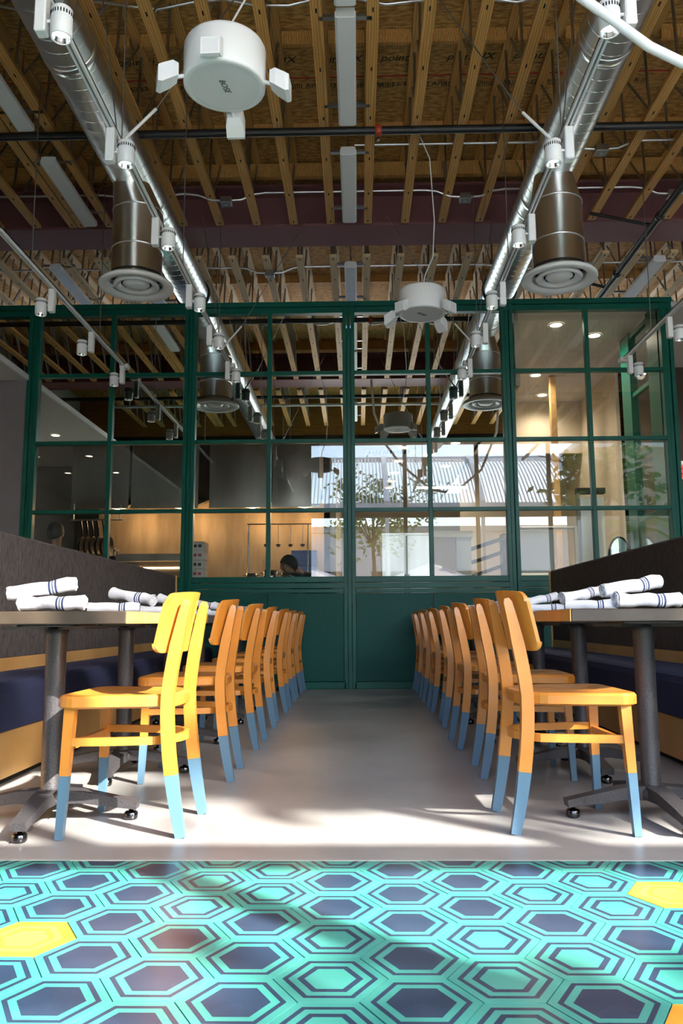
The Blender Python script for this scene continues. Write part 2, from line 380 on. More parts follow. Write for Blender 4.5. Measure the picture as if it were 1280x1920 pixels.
# the green glazed return that runs back from the end post
for y, d in ((9.16, 0.17), (10.12, 0.16)):
    MB().bbox(3.50, 3.60, y-d, y+d, 0, 4.40, 0.004).build('post', 'green_paint', pw)
for z in (4.34, 3.56, 2.76, 1.97, 1.15, 0.05):
    MB().bbox(3.52, 3.58, 9.34, 9.955, z-0.03, z+0.03, 0.004).build('glazing_bar', 'green_paint', pw)
MB().box(3.546, 3.554, 9.335, 9.96, 1.2, 4.3).build('pane', 'clear_pane', pw)

# ---- grey wall and lowered soffit beside the partition
wl_ = tag(MB().box(XL, posts[0]-0.075, DP-0.03, DP+0.08, 0, 3.51).build('wall_back', 'grey_wall'), kind='structure')
tag(MB().box(-4.95, -4.28, DP-0.09, DP-0.031, 0, 2.35).build('trim_1', 'grey_wall'), kind='structure')
so_ = tag(MB().box(XL, -3.79, -0.3, DP-0.03, 3.51, 3.555).build('ceiling_soffit', 'soffit_white'), kind='structure')
MB().box(-3.80, -3.775, -0.3, DP-0.06, 3.50, 3.565).build('edge_bead', 'white_enamel', so_)
for y in (3.2, 4.7, 6.2):
    for x in (-5.4, -4.5):
        d = MB(); d.lathe([(0.075, 0), (0.075, -0.006), (0.055, -0.006)], n=20); d.build('downlight_ring', 'white_enamel', so_, (x, y, 3.509))
        MB().disc(0.055, -0.004, n=20).build('downlight_lens', 'down_glow', so_, (x, y, 3.509))
tag(MB().box(XL-0.1, XL, YF, 13.6, 0, ZD).build('wall_left', 'soffit_white'), kind='structure')
tag(MB().box(XR, XR+0.1, YF, 13.6, 0, ZD).build('wall_right', 'soffit_white'), kind='structure')

# ---- roof: open-web joists, deck panels, steel beams
roof = struct('ceiling')
def make_joist(y0, y1, bot0, bot1, pine):
    """(empty) > bottom_chord, top_chord, webbing; centred on x=0"""
    bc = MB().box(-0.045, 0.045, bot0, bot1, ZJ, ZJ+0.04).mesh('bottom_chord', pine)
    tc = MB().box(-0.045, 0.045, y0, y1, ZD-0.045, ZD-0.006).mesh('top_chord', pine)
    w = MB(); n = max(2, round((bot1-bot0)/0.62)); st = (bot1-bot0)/n
    for i in range(n):
        a = bot0+i*st+0.03
        for dx in (-0.018,):
            w.tube([(dx, a, ZJ+0.03), (dx+0.01, a+st*0.10, ZD-0.03)], 0.0125, 6)
            w.tube([(-dx, a+0.03, ZJ+0.03), (-dx-0.01, a+st*0.88, ZD-0.03)], 0.0125, 6)
    we = w.mesh('webbing', 'steel_tube')
    pins = MB()
    for i in range(n+1):
        yy = min(max(bot0+i*st, bot0+0.06), bot1-0.06); pins.box(-0.006, 0.006, yy-0.022, yy+0.022, ZJ-0.0015, ZJ+0.001)
    return bc, tc, we, pins.mesh('pin_slot', 'black_gap')
secs = [(-0.2, 3.05, -0.15, 2.72, 'pine'), (3.15, 8.8, 3.42, 8.53, 'pine'), (9.0, 13.4, 9.36, 13.3, 'pine_lit')]
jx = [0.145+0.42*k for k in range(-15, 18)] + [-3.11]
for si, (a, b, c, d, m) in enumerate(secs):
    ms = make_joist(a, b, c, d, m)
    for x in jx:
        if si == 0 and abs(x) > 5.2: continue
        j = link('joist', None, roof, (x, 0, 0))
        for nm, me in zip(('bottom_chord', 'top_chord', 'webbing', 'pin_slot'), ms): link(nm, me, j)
def deck(y0, y1, n):
    st = (y1-y0)/n
    pm = MB().box(-1.218, 1.218, -st/2+0.002, st/2-0.002, 0, 0.02).mesh('deck_panel', 'osb')
    for r in range(n):
        for cx in range(-3, 4):
            xx = cx*2.44+(0.6 if r % 2 else -0.3)+0.3
            link('deck_panel', pm, roof, (xx, y0+st*(r+0.5), ZD))
deck(-0.37, 13.6, 11)
tag(MB().box(XL-0.1, XR+0.1, YF-0.1, 13.7, ZD+0.025, ZD+0.12).build('ceiling_roof', 'osb'), kind='structure')
# blocking between the top chords
for y in (5.18, 6.47, 7.80, 10.2, 11.5):
    for i in range(8, 25):
        MB().box(-0.16, 0.16, -0.02, 0.02, -0.13, 0).build('blocking', 'pine', roof, (0.145+0.42*(i-15)+0.21, y, ZD-0.008))
# printing on the deck panels
for k in range(-4, 5):
    text('printed_lettering', 'pointSIX', 0.125, 'ink', roof, (0.62*k-0.15, 6.83, ZD-0.002), (math.pi, 0, 0), shear=0.25)
    text('printed_lettering', 'FLOORING', 0.035, 'ink', roof, (0.62*k-0.13, 6.93, ZD-0.002), (math.pi, 0, 0))
    text('printed_lettering', '||||| 23/32 ||||||| APA |||', 0.085, 'ink', roof, (0.62*k, 7.20, ZD-0.002), (math.pi, 0, 0))
for k in range(-7, 8):
    text('printed_lettering', 'pointSIX FLOORING', 0.09, 'ink', roof, (0.84*k+0.1, 10.3, ZD-0.002), (math.pi, 0, 0), shear=0.25)
    text('printed_lettering', 'THIS SIDE DOWN', 0.08, 'ink', roof, (0.84*k+0.3, 11.55, ZD-0.002), (math.pi, 0, 0))
MB().tube([(-4, 7.08, ZD-0.008), (4, 7.06, ZD-0.008)], 0.006, 5).build('chalk_line', 'red_string', roof)
def beam(n, y, half=0.25):
    o = tag(link('beam', None, None, (0, y, 0)), kind='structure')
    MB().box(XL, XR, -half, half, ZJ+0.02, ZJ+0.055).build('bottom_flange', 'maroon_steel', o)
    MB().box(XL, XR, -half, half, 5.70, 5.735).build('top_flange', 'maroon_steel', o)
    MB().box(XL, XR, -0.02, 0.02, ZJ+0.055, 5.70).build('web', 'maroon_steel', o)
    for s in (-1, 1): MB().box(XL, XR, s*half*1.5-0.035, s*half*1.5+0.035, 5.74, 5.90).build('nailer', 'pine', o)
    return o
beam(1, 8.86); beam(2, 3.08)

# ---- far end of the kitchen side, hall beyond the end post
wf = tag(link('wall_far', None), kind='structure')
MB().box(XL, XR, 13.45, 13.55, 3.56, 4.60).build('spandrel', 'beige_wall', wf)
for k in range(8):
    x = XL+0.05+k*(XR-XL-0.1)/7; MB().box(x-0.04, x+0.04, 13.46, 13.54, 4.60, ZD-0.05).build('added_clerestory_post', 'white_enamel', wf)
    if k < 7: MB().box(x+0.04, x+(XR-XL-0.1)/7-0.04, 13.49, 13.50, 4.60, ZD-0.05).build('pane', 'facade_glass', wf)  # unseen clerestory, added so daylight reaches the rear joists

# ---- street front behind the camera: timber fascia, dark lintel, green steel windows
fr = tag(link('wall_front', None), kind='structure')
HEAD = 4.80
MB().box(XL, XR, YF-0.1, YF, 5.02, ZD).build('timber_fascia', 'fascia_wood', fr)
MB().box(XL, XR, YF-0.12, YF+0.02, HEAD, 5.02).build('lintel', 'dark_fascia', fr)
MB().box(XL, XR, YF-0.05, YF+0.03, 3.08, 3.29).build('transom', 'green_paint', fr)
MB().box(XL, XR, YF-0.05, YF+0.03, 0.0, 0.08).build('threshold', 'green_paint', fr)
fx = [XL+0.05, -4.6, -2.6, -1.1, 1.1, 2.75, 4.4, 6.0, XR-0.05]
for x in fx: MB().bbox(x-0.045, x+0.045, YF-0.05, YF+0.03, 0.08, HEAD, 0.004).build('post', 'green_paint', fr)
for a, b in zip(fx[:-1], fx[1:]):
    if a < -1.2: MB().box(a+0.045, b-0.045, YF-0.08, YF, 3.29, HEAD).build('infill_wall', 'dark_fascia', fr)
    else: MB().box(a+0.045, b-0.045, YF-0.012, YF-0.006, 3.29, HEAD).build('pane', 'facade_glass', fr)
    if a < -1.2: MB().box(a+0.045, b-0.045, YF-0.08, YF, 0.08, 3.08).build('infill_wall', 'grey_wall', fr)
    elif not (a < 0 < b): MB().box(a+0.045, b-0.045, YF-0.012, YF-0.006, 0.08, 3.08).build('pane', 'facade_glass', fr)
# ================================================================== FURNITURE
def arc_pts(fn, n): return [fn(i/(n-1)) for i in range(n)]
def post_x(z):                       # bowed rear post: feet and head lean out, pinched at the seat
    t = (z-0.46)/0.46; return -0.182-0.058*abs(t)**1.8 if z < 0.46 else -0.182-0.064*((z-0.46)/0.37)**1.35
DIP = 0.205
def make_chair():
    t = thing('dining_chair', 'x', 'chair')
    for s in (-1, 1):
        # rear post, one bent member from floor to back; its dipped end is a sub-part
        zs = [DIP, 0.28, 0.34, 0.40, 0.46, 0.52, 0.58, 0.64, 0.70, 0.75, 0.785, 0.80]
        ys = lambda z: s*(0.170-0.028*max(0, (z-0.3)/0.5))
        b = MB(); b.sweep([(post_x(z), ys(z), z) for z in zs], [0.044]*8+[0.038, 0.034, 0.030, 0.016], [0.027]*10+[0.024, 0.016], (0, 1, 0))
        p = b.build('rear_post', 'chair_wood', t)
        zs = [0.0, 0.07, 0.14, DIP-0.0005]
        MB().sweep([(post_x(z), ys(z), z) for z in zs], [0.034, 0.038, 0.041, 0.0443], [0.0255, 0.0262, 0.0268, 0.0273], (0, 1, 0)).build('dipped_end', 'dip_blue', p)
        # front leg
        b = MB(); b.sweep([(0.150+0.03*(0.43-z), s*(0.181+0.06*(0.43-z)), z) for z in (DIP, 0.30, 0.432)], [0.030, 0.033, 0.036], [0.030, 0.033, 0.036], (0, 1, 0))
        p = b.build('front_leg', 'chair_wood', t)
        MB().sweep([(0.150+0.03*(0.43-z), s*(0.181+0.06*(0.43-z)), z) for z in (0.0, 0.1, DIP-0.0005)], [0.025, 0.028, 0.0305], [0.025, 0.028, 0.0305], (0, 1, 0)).build('dipped_end', 'dip_blue', p)
    # seat: rounded slab, dished, on a bent rim
    def outline(e):
        P = []
        def corner(cx, cy_, r, a0, a1, n=6):
            for i in range(n): a = R(a0+(a1-a0)*i/(n-1)); P.append((cx+(r-e)*math.cos(a), cy_+(r-e)*math.sin(a)))
        corner(0.135, -0.155, 0.065, -90, 0); corner(0.135, 0.155, 0.065, 0, 90)
        corner(-0.075, 0.055, 0.13, 95, 180, 8); corner(-0.075, -0.055, 0.13, 180, 265, 8)
        return P
    n = len(outline(0)); vs = []; fs = []
    rings = [(0.012, 0.427), (0.0, 0.434), (0.0, 0.462), (0.006, 0.4705), (0.016, 0.473), (0.050, 0.468), (0.09, 0.464)]
    for e, z in rings: vs += [(x, y, z) for x, y in outline(e)]
    for k in range(len(rings)-1):
        for i in range(n): j = (i+1) % n; fs.append((k*n+i, k*n+j, k*n+n+j, k*n+n+i))
    fs += [tuple(range(n-1, -1, -1)), tuple(range((len(rings)-1)*n, len(rings)*n))]
    b = MB(); b.add(vs, fs, 0, False); b.build('seat', 'chair_wood', t)
    # bent rail that runs round the back of the posts at seat height and the lower bentwood stretcher
    def urail(z, fx_, hw, back, wid, thk):
        P = [(fx_, hw+0.012, z), (0.0, hw-0.006, z)]
        for i in range(9):
            a = R(90+180*i/8); P.append((back+0.115+0.125*math.cos(a)*1.0, (hw-0.022)*math.sin(a), z))
        P += [(0.0, -hw+0.006, z), (fx_, -hw-0.012, z)]
        return MB().sweep(P, thk, wid, (0, 0, 1))
    urail(0.315, 0.150, 0.176, -0.20, 0.027, 0.018).build('stretcher', 'chair_wood', t)
    MB().sweep([(0.153, -0.175, 0.30), (0.153, 0.175, 0.30)], 0.018, 0.026, (0, 0, 1)).build('front_stretcher', 'chair_wood', t)
    b = MB(); b.sweep([(-0.168-0.03*math.cos(R(a)), 0.155*math.sin(R(a)), 0.448) for a in range(-80, 81, 20)], 0.014, 0.040, (0, 0, 1)); b.build('back_rim', 'chair_wood', t)
    # curved plywood backrest with rounded corners
    nu, nv = 27, 13; hw, z0, z1 = 0.200, 0.615, 0.832
    def bp(u, v, off):
        yy = hw*u; zz = z0+(z1-z0)*v
        cr = 0.032                                            # corner rounding
        ey, ez = hw-abs(yy), min(zz-z0, z1-zz)
        if ey < cr:
            lim = cr-math.sqrt(max(0, cr*cr-(cr-ey)**2))
            zz = max(z0+lim, min(z1-lim, zz))
        zz -= 0.012*(u*u)*v
        return (post_x(z0+(z1-z0)*v)+0.030+0.055*(abs(u)**2.0-0.5)+off, yy, zz)
    uu = lambda i: math.sin(math.pi/2*(-1+2*i/(nu-1)))
    vs = [bp(uu(i), j/(nv-1), 0.0) for j in range(nv) for i in range(nu)]+[bp(uu(i), j/(nv-1), 0.013) for j in range(nv) for i in range(nu)]
    fs = []; N = nu*nv
    for j in range(nv-1):
        for i in range(nu-1):
            a = j*nu+i; fs.append((a, a+nu, a+nu+1, a+1)); fs.append((N+a, N+a+1, N+a+nu+1, N+a+nu))
    b = MB(); b.add(vs, fs, 0, True)
    rim = [(j*nu) for j in range(nv)]+[(nv-1)*nu+i for i in range(1, nu)]+[j*nu+nu-1 for j in range(nv-2, -1, -1)]+[i for i in range(nu-2, 0, -1)]
    b.add(vs, [(rim[i], N+rim[i], N+rim[(i+1) % len(rim)], rim[(i+1) % len(rim)]) for i in range(len(rim))], 0, False)
    b.build('backrest', 'chair_wood', t)
    return t
ch0 = make_chair(); first = True
side_word = {-1: 'grey banquette', 1: 'shaded banquette'}
CHY = {-1: [2.985, 3.925, 4.87, 5.80, 6.73, 7.65, 8.52], 1: [3.03, 3.99, 4.87, 5.78, 6.70, 7.62, 8.50]}
JIT = {-1: [0, 0.012, 0.02, 0.012, 0.02, 0.012, 0.02], 1: [0, 0.05, 0.04, 0.06, 0.055, 0.06, 0.06]}
for s in (-1, 1):
    for k in range(7):
        c = ch0 if first else copy_tree(ch0); first = False
        c.location = ((-0.840 if s < 0 else 0.765)+JIT[s][k]*1.0, CHY[s][k], 0.001)
        c.rotation_euler = (0, 0, (math.pi if s < 0 else 0)+R([1.5, -1, 2, -2, 1, 0, 1][k]*s))
        where = {0: 'nearest the camera', 6: 'farthest, against the green partition'}.get(k, ORD[k]+' from the camera')
        tag(c, f'yellow wooden chair with blue-dipped legs, {"left" if s < 0 else "right"} row, {where}', 'chair', 'yellow chairs lining the aisle')

# ---- tables on cast pedestals
def make_table(sgn):
    t = thing('pedestal_table', 'x', 'table')
    MB().bbox(-0.345, 0.345, -0.285, 0.285, 0.717, 0.762, 0.003).build('table_top', 'table_wood', t)
    # lighter end-grain lip along the aisle side
    MB().box(*((0.3452, 0.349) if sgn < 0 else (-0.349, -0.3452)), -0.283, 0.283, 0.7185, 0.7605).build('edge_strip', 'table_lip', t)
    pl = MB().bbox(-0.11, 0.11, -0.11, 0.11, 0.708, 0.7165, 0.002); 
    for a in (45, 135): 
        ca, sa = math.cos(R(a)), math.sin(R(a)); pl.sweep([(-0.2*ca, -0.2*sa, 0.703), (0.2*ca, 0.2*sa, 0.703)], 0.03, 0.012, (0, 0, 1))
    pl.build('mounting_plate', 'black_iron', t)
    MB().lathe([(0.0, 0.70), (0.048, 0.70), (0.038, 0.675), (0.036, 0.12), (0.042, 0.10), (0.0, 0.10)], n=24).build('column', 'black_iron', t)
    hub = MB(); hub.lathe([(0.0, 0.115), (0.050, 0.112), (0.062, 0.095), (0.062, 0.065), (0.0, 0.06)], n=16); hub.build('hub', 'black_iron', t)
    for a in (3, 93, 183, 273):
        ca, sa = math.cos(R(a)), math.sin(R(a))
        f = MB(); f.sweep([(0.03*ca, 0.03*sa, 0.088), (0.12*ca, 0.12*sa, 0.086), (0.26*ca, 0.26*sa, 0.062), (0.325*ca, 0.325*sa, 0.052)], [0.05, 0.042, 0.032, 0.026], [0.072, 0.062, 0.052, 0.056], (-sa, ca, 0))
        f = f.build('foot', 'black_iron', t)
        g = MB(); g.lathe([(0.0, 0.0), (0.021, 0.0), (0.025, 0.006), (0.025, 0.024), (0.020, 0.029), (0.009, 0.030), (0.009, 0.045), (0, 0.045)], (0.30*ca, 0.30*sa, 0.0), 16); g.build('levelling_glide', 'dark_chrome', f)
    for sx_ in (-1, 1):
        for sy_ in (-1, 1): MB().lathe([(0, 0.700), (0.006, 0.700), (0.006, 0.7085)], (sx_*0.095, sy_*0.095, 0), 8).build('screw', 'chrome', t)
    return t
TBY = {-1: [3.055+0.925*k for k in range(7)], 1: [3.115+0.91*k for k in range(7)]}
TX = {-1: -1.148, 1: 1.090}
for s in (-1, 1):
    t0 = make_table(s)
    for k in range(7):
        c = t0 if k == 0 else copy_tree(t0)
        c.location = (TX[s], TBY[s][k], 0); 
        where = {0: 'nearest the camera', 6: 'farthest, against the green partition'}.get(k, ORD[k]+' from the camera')
        tag(c, f'dark wooden table on black cast pedestal, {"left" if s < 0 else "right"} side, {where}', 'table', 'pedestal tables along the benches')

# ---- rolled napkins
def napkin_mesh(rr=0.027, L=0.24, seed=0):
    rn = random.Random(seed); b = MB(); n = 14; m = 9
    pts = [(-L/2+L*i/(m-1), 0.007*math.sin(i*0.9+seed), 0.003*math.cos(i*1.7+seed)) for i in range(m)]
    rad = [rr*(0.80+0.26*rn.random()+(0.10 if i in (0, m-1) else 0)) for i in range(m)]
    b.tube(pts, rad, n, caps=False)
    for e in (0, m-1):                                     # rolled ends: a spiral lip that turns inwards
        x = pts[e][0]; y = pts[e][1]; q = 1 if e else -1
        sp_ = [(x-q*0.002+q*0.003*(i % 2), y+math.cos(i*0.62)*rad[e]*(1-i/34), math.sin(i*0.62)*rad[e]*(1-i/34)) for i in range(28)]
        b.tube(sp_, 0.0022, 5)
        b.lathe([(rad[e]*0.97, x-q*0.006), (0.001, x-q*0.012)], (0, y, 0), n, axis='x')
    # loose outer flap along the roll
    fl_ = []
    for i in range(m): fl_ += [(pts[i][0], pts[i][1]+rad[i]*0.72, rad[i]*0.72), (pts[i][0]*0.97, pts[i][1]+rad[i]*1.06, rad[i]*0.40+0.003*math.sin(i*2)), (pts[i][0]*0.97, pts[i][1]+rad[i]*1.0, rad[i]*0.36)]
    b.add(fl_, [(3*i, 3*i+1, 3*i+4, 3*i+3) for i in range(m-1)]+[(3*i+1, 3*i+2, 3*i+5, 3*i+4) for i in range(m-1)], 0, True)
    return b.mesh('napkin', 'napkin')
NM = [napkin_mesh(seed=k) for k in range(3)]
def napkin(x, y, z, rz, tilt, label, k, group='rolled napkins laid on the tables'):
    o = link('rolled_napkin', NM[k % 3], None, (x, y, z), (0, tilt, rz)); return tag(o, label, 'napkin', group)
zt = 0.7625; r_ = 0.0305
for s in (-1, 1):
    sd = 'left' if s < 0 else 'right'
    for k in range(7):
        bx, by = TX[s], TBY[s][k]
        which = ORD[k] if k else 'nearest'
        if s < 0:
            A = [(0.04, -0.17, 0, R(-4)), (-0.01, -0.16, 1, R(10))] if k == 0 else [(-0.02, -0.16, 0, R(8)), (0.06, -0.15, 1, R(-20))]
        else:
            A = [(-0.04, -0.18, 0, R(5)), (-0.075, -0.15, 1, R(14))] if k == 0 else [(0.02, -0.17, 0, R(-6)), (0.0, -0.13, 1, R(24))]
        for (dx, dy, lv, rz) in A:
            lab = f'white {"rolled napkin lying flat" if lv == 0 else "striped napkin roll resting across another"} on the {which} {sd} table'
            if lv == 0: napkin(bx+dx, by+dy, zt+r_, rz, 0, lab, k)
            else: napkin(bx+dx, by+dy+0.02, zt+r_*2.75, rz, R(-9) if s > 0 or k == 0 else R(9), lab, k+1)

# ---- banquettes along both sides
def banquette(s, y0, y1, label, fab, seatm):
    t = thing('banquette', label, 'bench', (s*1.8, y0, 0)); L = y1-y0
    f = lambda a, b: (min(s*a, s*b), max(s*a, s*b))
    # local x: outward from aisle; aisle face of the base at -0.2
    MB().box(*f(-0.20, 0.30), 0, L, 0.03, 0.235).build('base_panel', 'light_wood', t)
    MB().box(*f(-0.17, 0.30), 0, L, 0.0, 0.03).build('toe_kick', 'black_gap', t)
    n = 3; st = L/n
    for i in range(n):
        P = [(-0.215, 0.245), (-0.205, 0.237), (0.2, 0.237), (0.2, 0.455), (-0.185, 0.458), (-0.207, 0.445), (-0.217, 0.41)]
        ya, yb = i*st+0.001, (i+1)*st-0.001
        vs = [(s*x, ya, z) for x, z in P]+[(s*x, yb, z) for x, z in P]; m = len(P)
        b = MB(); b.add(vs, [tuple(range(m)), tuple(range(2*m-1, m-1, -1))]+[(i_, m+i_, m+(i_+1) % m, (i_+1) % m) for i_ in range(m)]); b.build('seat_cushion', seatm, t)
    MB().box(*f(0.2, 0.235), 0, L, 0.44, 0.528).build('back_rail', 'light_wood', t)
    nb = 2; st = L/nb
    for i in range(nb):
        ya, yb = i*st+0.002, (i+1)*st-0.002
        P = [(0.205, 0.53), (0.205, 1.225), (0.215, 1.238), (0.29, 1.238), (0.30, 1.225), (0.30, 0.53)]; P = [(x-0.0*(z), z) for x, z in P]
        vs = [(s*x, ya, z) for x, z in P]+[(s*x, yb, z) for x, z in P]; m = len(P)
        b = MB(); b.add(vs, [tuple(range(m)), tuple(range(2*m-1, m-1, -1))]+[(i_, m+i_, m+(i_+1) % m, (i_+1) % m) for i_ in range(m)]); b.build('back_cushion', fab, t)
    MB().box(*f(0.19, 0.31), L, L+0.022, 0.0, 1.236).build('end_panel', 'light_wood', t)
    return t
banquette(-1, 2.45, 8.76, 'long grey tweed banquette with navy seat along the left side', 'tweed', 'navy_fabric')
banquette(1, 2.45, 8.36, 'long shade-toned tweed banquette with dark seat along the right side', 'tweed_shaded', 'navy_fabric')

# ================================================================== CEILING FIXTURES
def duct(x, label):
    t = thing('spiral_duct', label, 'duct', (x, 0, 4.835)); r = 0.198
    def seg(y0, y1):
        MB().lathe([(r, y0), (r, y1)], n=40, axis='y').build('duct_section', 'galvanised', t)
    for a, b in ((-0.25, 2.6), (2.63, 5.2), (5.23, 7.27), (7.30, 9.55), (9.58, 12.6)): seg(a, b)
    for y in (2.615, 5.215, 7.285): MB().lathe([(r, y-0.035), (r+0.007, y-0.03), (r+0.007, y+0.03), (r, y+0.035)], n=40, axis='y').build('coupling', 'seam', t)
    MB().lathe([(r, 9.54), (r+0.022, 9.545), (r+0.022, 9.59), (r, 9.595)], n=40, axis='y').build('collar', 'black_pipe', t)
    P = []; pitch_ = 0.128; N = int(12.6/pitch_*20)
    for i in range(N): a = 2*math.pi*i/20; P.append((math.cos(a)*(r+0.0005), -0.2+pitch_*i/20, math.sin(a)*(r+0.0005)))
    MB().tube(P, 0.0034, 4).build('spiral_seam', 'seam', t)
    for y in (1.5, 4.4, 7.5, 10.5):
        MB().tube([(0, y, r), (0, y, 1.07)], 0.005, 6).build('hanger_rod', 'wire', t)
        MB().lathe([(r+0.001, y-0.012), (r+0.003, y-0.012), (r+0.003, y+0.012), (r+0.001, y+0.012)], n=32, axis='y').build('hanger_strap', 'seam', t)
    return t
DXL, DXR = -2.055, 1.80
duct(DXL, 'galvanised spiral duct crossing the ceiling on the left')
duct(DXR, 'galvanised spiral duct crossing the ceiling on the right')
def diffuser(x, y, label):
    t = thing('ceiling_diffuser', label, 'air vent', (x, y, 3.74))
    R0 = 0.333
    MB().lathe([(0.235, 0.06), (0.25, 0.03), (0.315, 0.035), (R0, 0.015), (R0, 0.0), (0.318, -0.010), (0.262, -0.004), (0.235, 0.02)], n=48).build('outer_ring', 'white_enamel', t)
    MB().lathe([(0.19, 0.045), (0.205, 0.012), (0.178, -0.002), (0.15, 0.012), (0.135, 0.03)], n=40).build('middle_cone', 'white_enamel', t)
    MB().lathe([(0.12, 0.03), (0.095, 0.006), (0.06, -0.006), (0.0, -0.010)], n=32).build('inner_cone', 'white_enamel', t)
    for a in (30, 120, 210, 300):
        ca, sa = math.cos(R(a)), math.sin(R(a)); MB().sweep([(0.03*ca, 0.03*sa, 0.045), (0.25*ca, 0.25*sa, 0.045)], 0.012, 0.03, (-sa, ca, 0)).build('vane', 'black_pipe', t)
    MB().disc(0.238, 0.10, n=32).build('damper', 'black_gap', t)
    MB().lathe([(0.238, 0.035), (0.226, 0.05), (0.226, 0.72)], n=40).build('neck', 'galvanised', t)
    for z in (0.34, 0.71): MB().lathe([(0.226, z-0.01), (0.232, z-0.006), (0.232, z+0.006), (0.226, z+0.01)], n=40).build('neck_bead', 'seam', t)
    # conical take-off that hugs the duct
    n = 40; vs = []
    for k in range(n):
        a = 2*math.pi*k/n; vs.append((0.226*math.cos(a), 0.226*math.sin(a), 0.715))
    dxx = {True: DXL-x, False: DXR-x}[x < 0]
    for k in range(n):
        a = 2*math.pi*k/n; xx = 0.165*math.cos(a); yy = 0.24*math.sin(a); vs.append((dxx+xx, yy, 1.095-math.sqrt(max(0, 0.198**2-xx*xx))+0.004))
    MB().add(vs, [(k, (k+1) % n, n+(k+1) % n, n+k) for k in range(n)], 0, True).build('take_off', 'galvanised', t)
    return t
diffuser(-1.99, 6.86, 'round white diffuser under a steel drum hung from the left duct')
diffuser(1.82, 6.82, 'round white diffuser under a steel drum hung from the right duct')

# ---- suspended lighting tracks with adjustable spot heads
def track(x, y0, y1, ys, s, label, sidew):
    t = thing('lighting_track', label, 'light track', (x, 0, 3.60))
    b = MB(); b.box(-0.018, -0.006, y0, y1, -0.018, 0.018); b.box(0.006, 0.018, y0, y1, -0.018, 0.018); b.box(-0.018, 0.018, y0, y1, 0.006, 0.018); b.build('rail', 'white_enamel', t)
    MB().box(-0.0058, 0.0058, y0+0.01, y1-0.01, 0.0, 0.0058).build('conductor_slot', 'wire', t)
    if y1 < DP: MB().bbox(-0.05, 0.05, y1-0.03, y1+0.06, -0.03, 0.02, 0.004).build('end_feed', 'white_enamel', t)
    y = y0+0.75
    while y < y1-0.2:
        MB().tube([(0, y, 0.018), (0, y, ZJ+0.02-3.60)], 0.0045, 6).build('hanger_rod', 'wire', t); y += 1.72
    for i, yy in enumerate(ys):
        h = thing('track_light', f'white cylinder spotlight {ORD[i] if i else "nearest the camera"} on the {sidew} ceiling track'.replace('second', 'second from the camera').replace('third', 'third from the camera').replace('fourth', 'fourth from the camera').replace('fifth', 'fifth from the camera').replace('sixth', 'sixth from the camera'), 'spotlight', (x, yy, 3.58), 0, 'track spotlights')
        sx_ = s
        MB().bbox(-0.026, 0.026, -0.03, 0.03, -0.205, 0.0, 0.006).build('driver_box', 'white_enamel', h)
        MB().tube([(sx_*0.026, 0, -0.14), (sx_*0.06, 0, -0.14)], 0.008, 8).build('pivot', 'white_enamel', h)
        c = MB(); cx = sx_*0.092; c.lathe([(0.0, -0.085), (0.044, -0.085), (0.048, -0.089), (0.049, -0.11), (0.049, -0.222), (0.047, -0.226), (0.042, -0.226), (0.040, -0.20)], (cx, 0.0, 0), 28)
        can = c.build('lamp_can', 'white_enamel', h)
        v = MB()
        for k in range(24): a = 2*math.pi*k/24; v.cbox((cx+0.0487*math.cos(a), 0.0487*math.sin(a), -0.118), (0.005, 0.005, 0.017))
        v.build('vent_slot', 'black_gap', can)
        MB().lathe([(0.041, -0.222), (0.032, -0.195), (0.018, -0.180)], (cx, 0, 0), 24).build('reflector', 'reflector', can)
        MB().disc(0.034, -0.199, (cx, 0, 0), 20).build('lens', 'lamp_glow', can)
    return t
YS = [3.27, 4.29, 5.33, 6.47, 7.41, 8.50]
tl = track(-1.42, 0.3, 8.68, YS, 1, 'white lighting track hung left of the centre aisle', 'inner left')
tr = track(1.25, 0.3, 8.68, [3.3, 4.35, 5.36, 6.50, 7.44, 8.50], -1, 'white lighting track hung right of the centre aisle', 'inner right')
track(-2.62, 3.6, 8.66, [6.52, 7.55, 8.60], -1, 'white lighting track hung over the left banquette', 'outer left')
track(2.98, 3.6, 8.62, [7.34, 8.45], 1, 'white lighting track hung over the right banquette', 'outer right')
for t, s, y in ((tl, 1, 4.45), (tr, -1, 4.55), (tl, 1, 8.1), (tr, -1, 8.1)):
    MB().tube([(0.01*s, y, 0.0), (0.20*s, y+0.06, 0.26)], 0.010, 6).build('brace_rod', 'white_enamel', t)
    MB().tube([(0.20*s, y+0.06, 0.26), (0.9*s, y+0.3, 1.62)], 0.004, 5).build('brace_wire', 'wire', t)
    MB().tube([(-0.01*s, y, 0.0), (-0.28*s, y+0.25, 1.62)], 0.004, 5).build('brace_wire', 'wire', t)

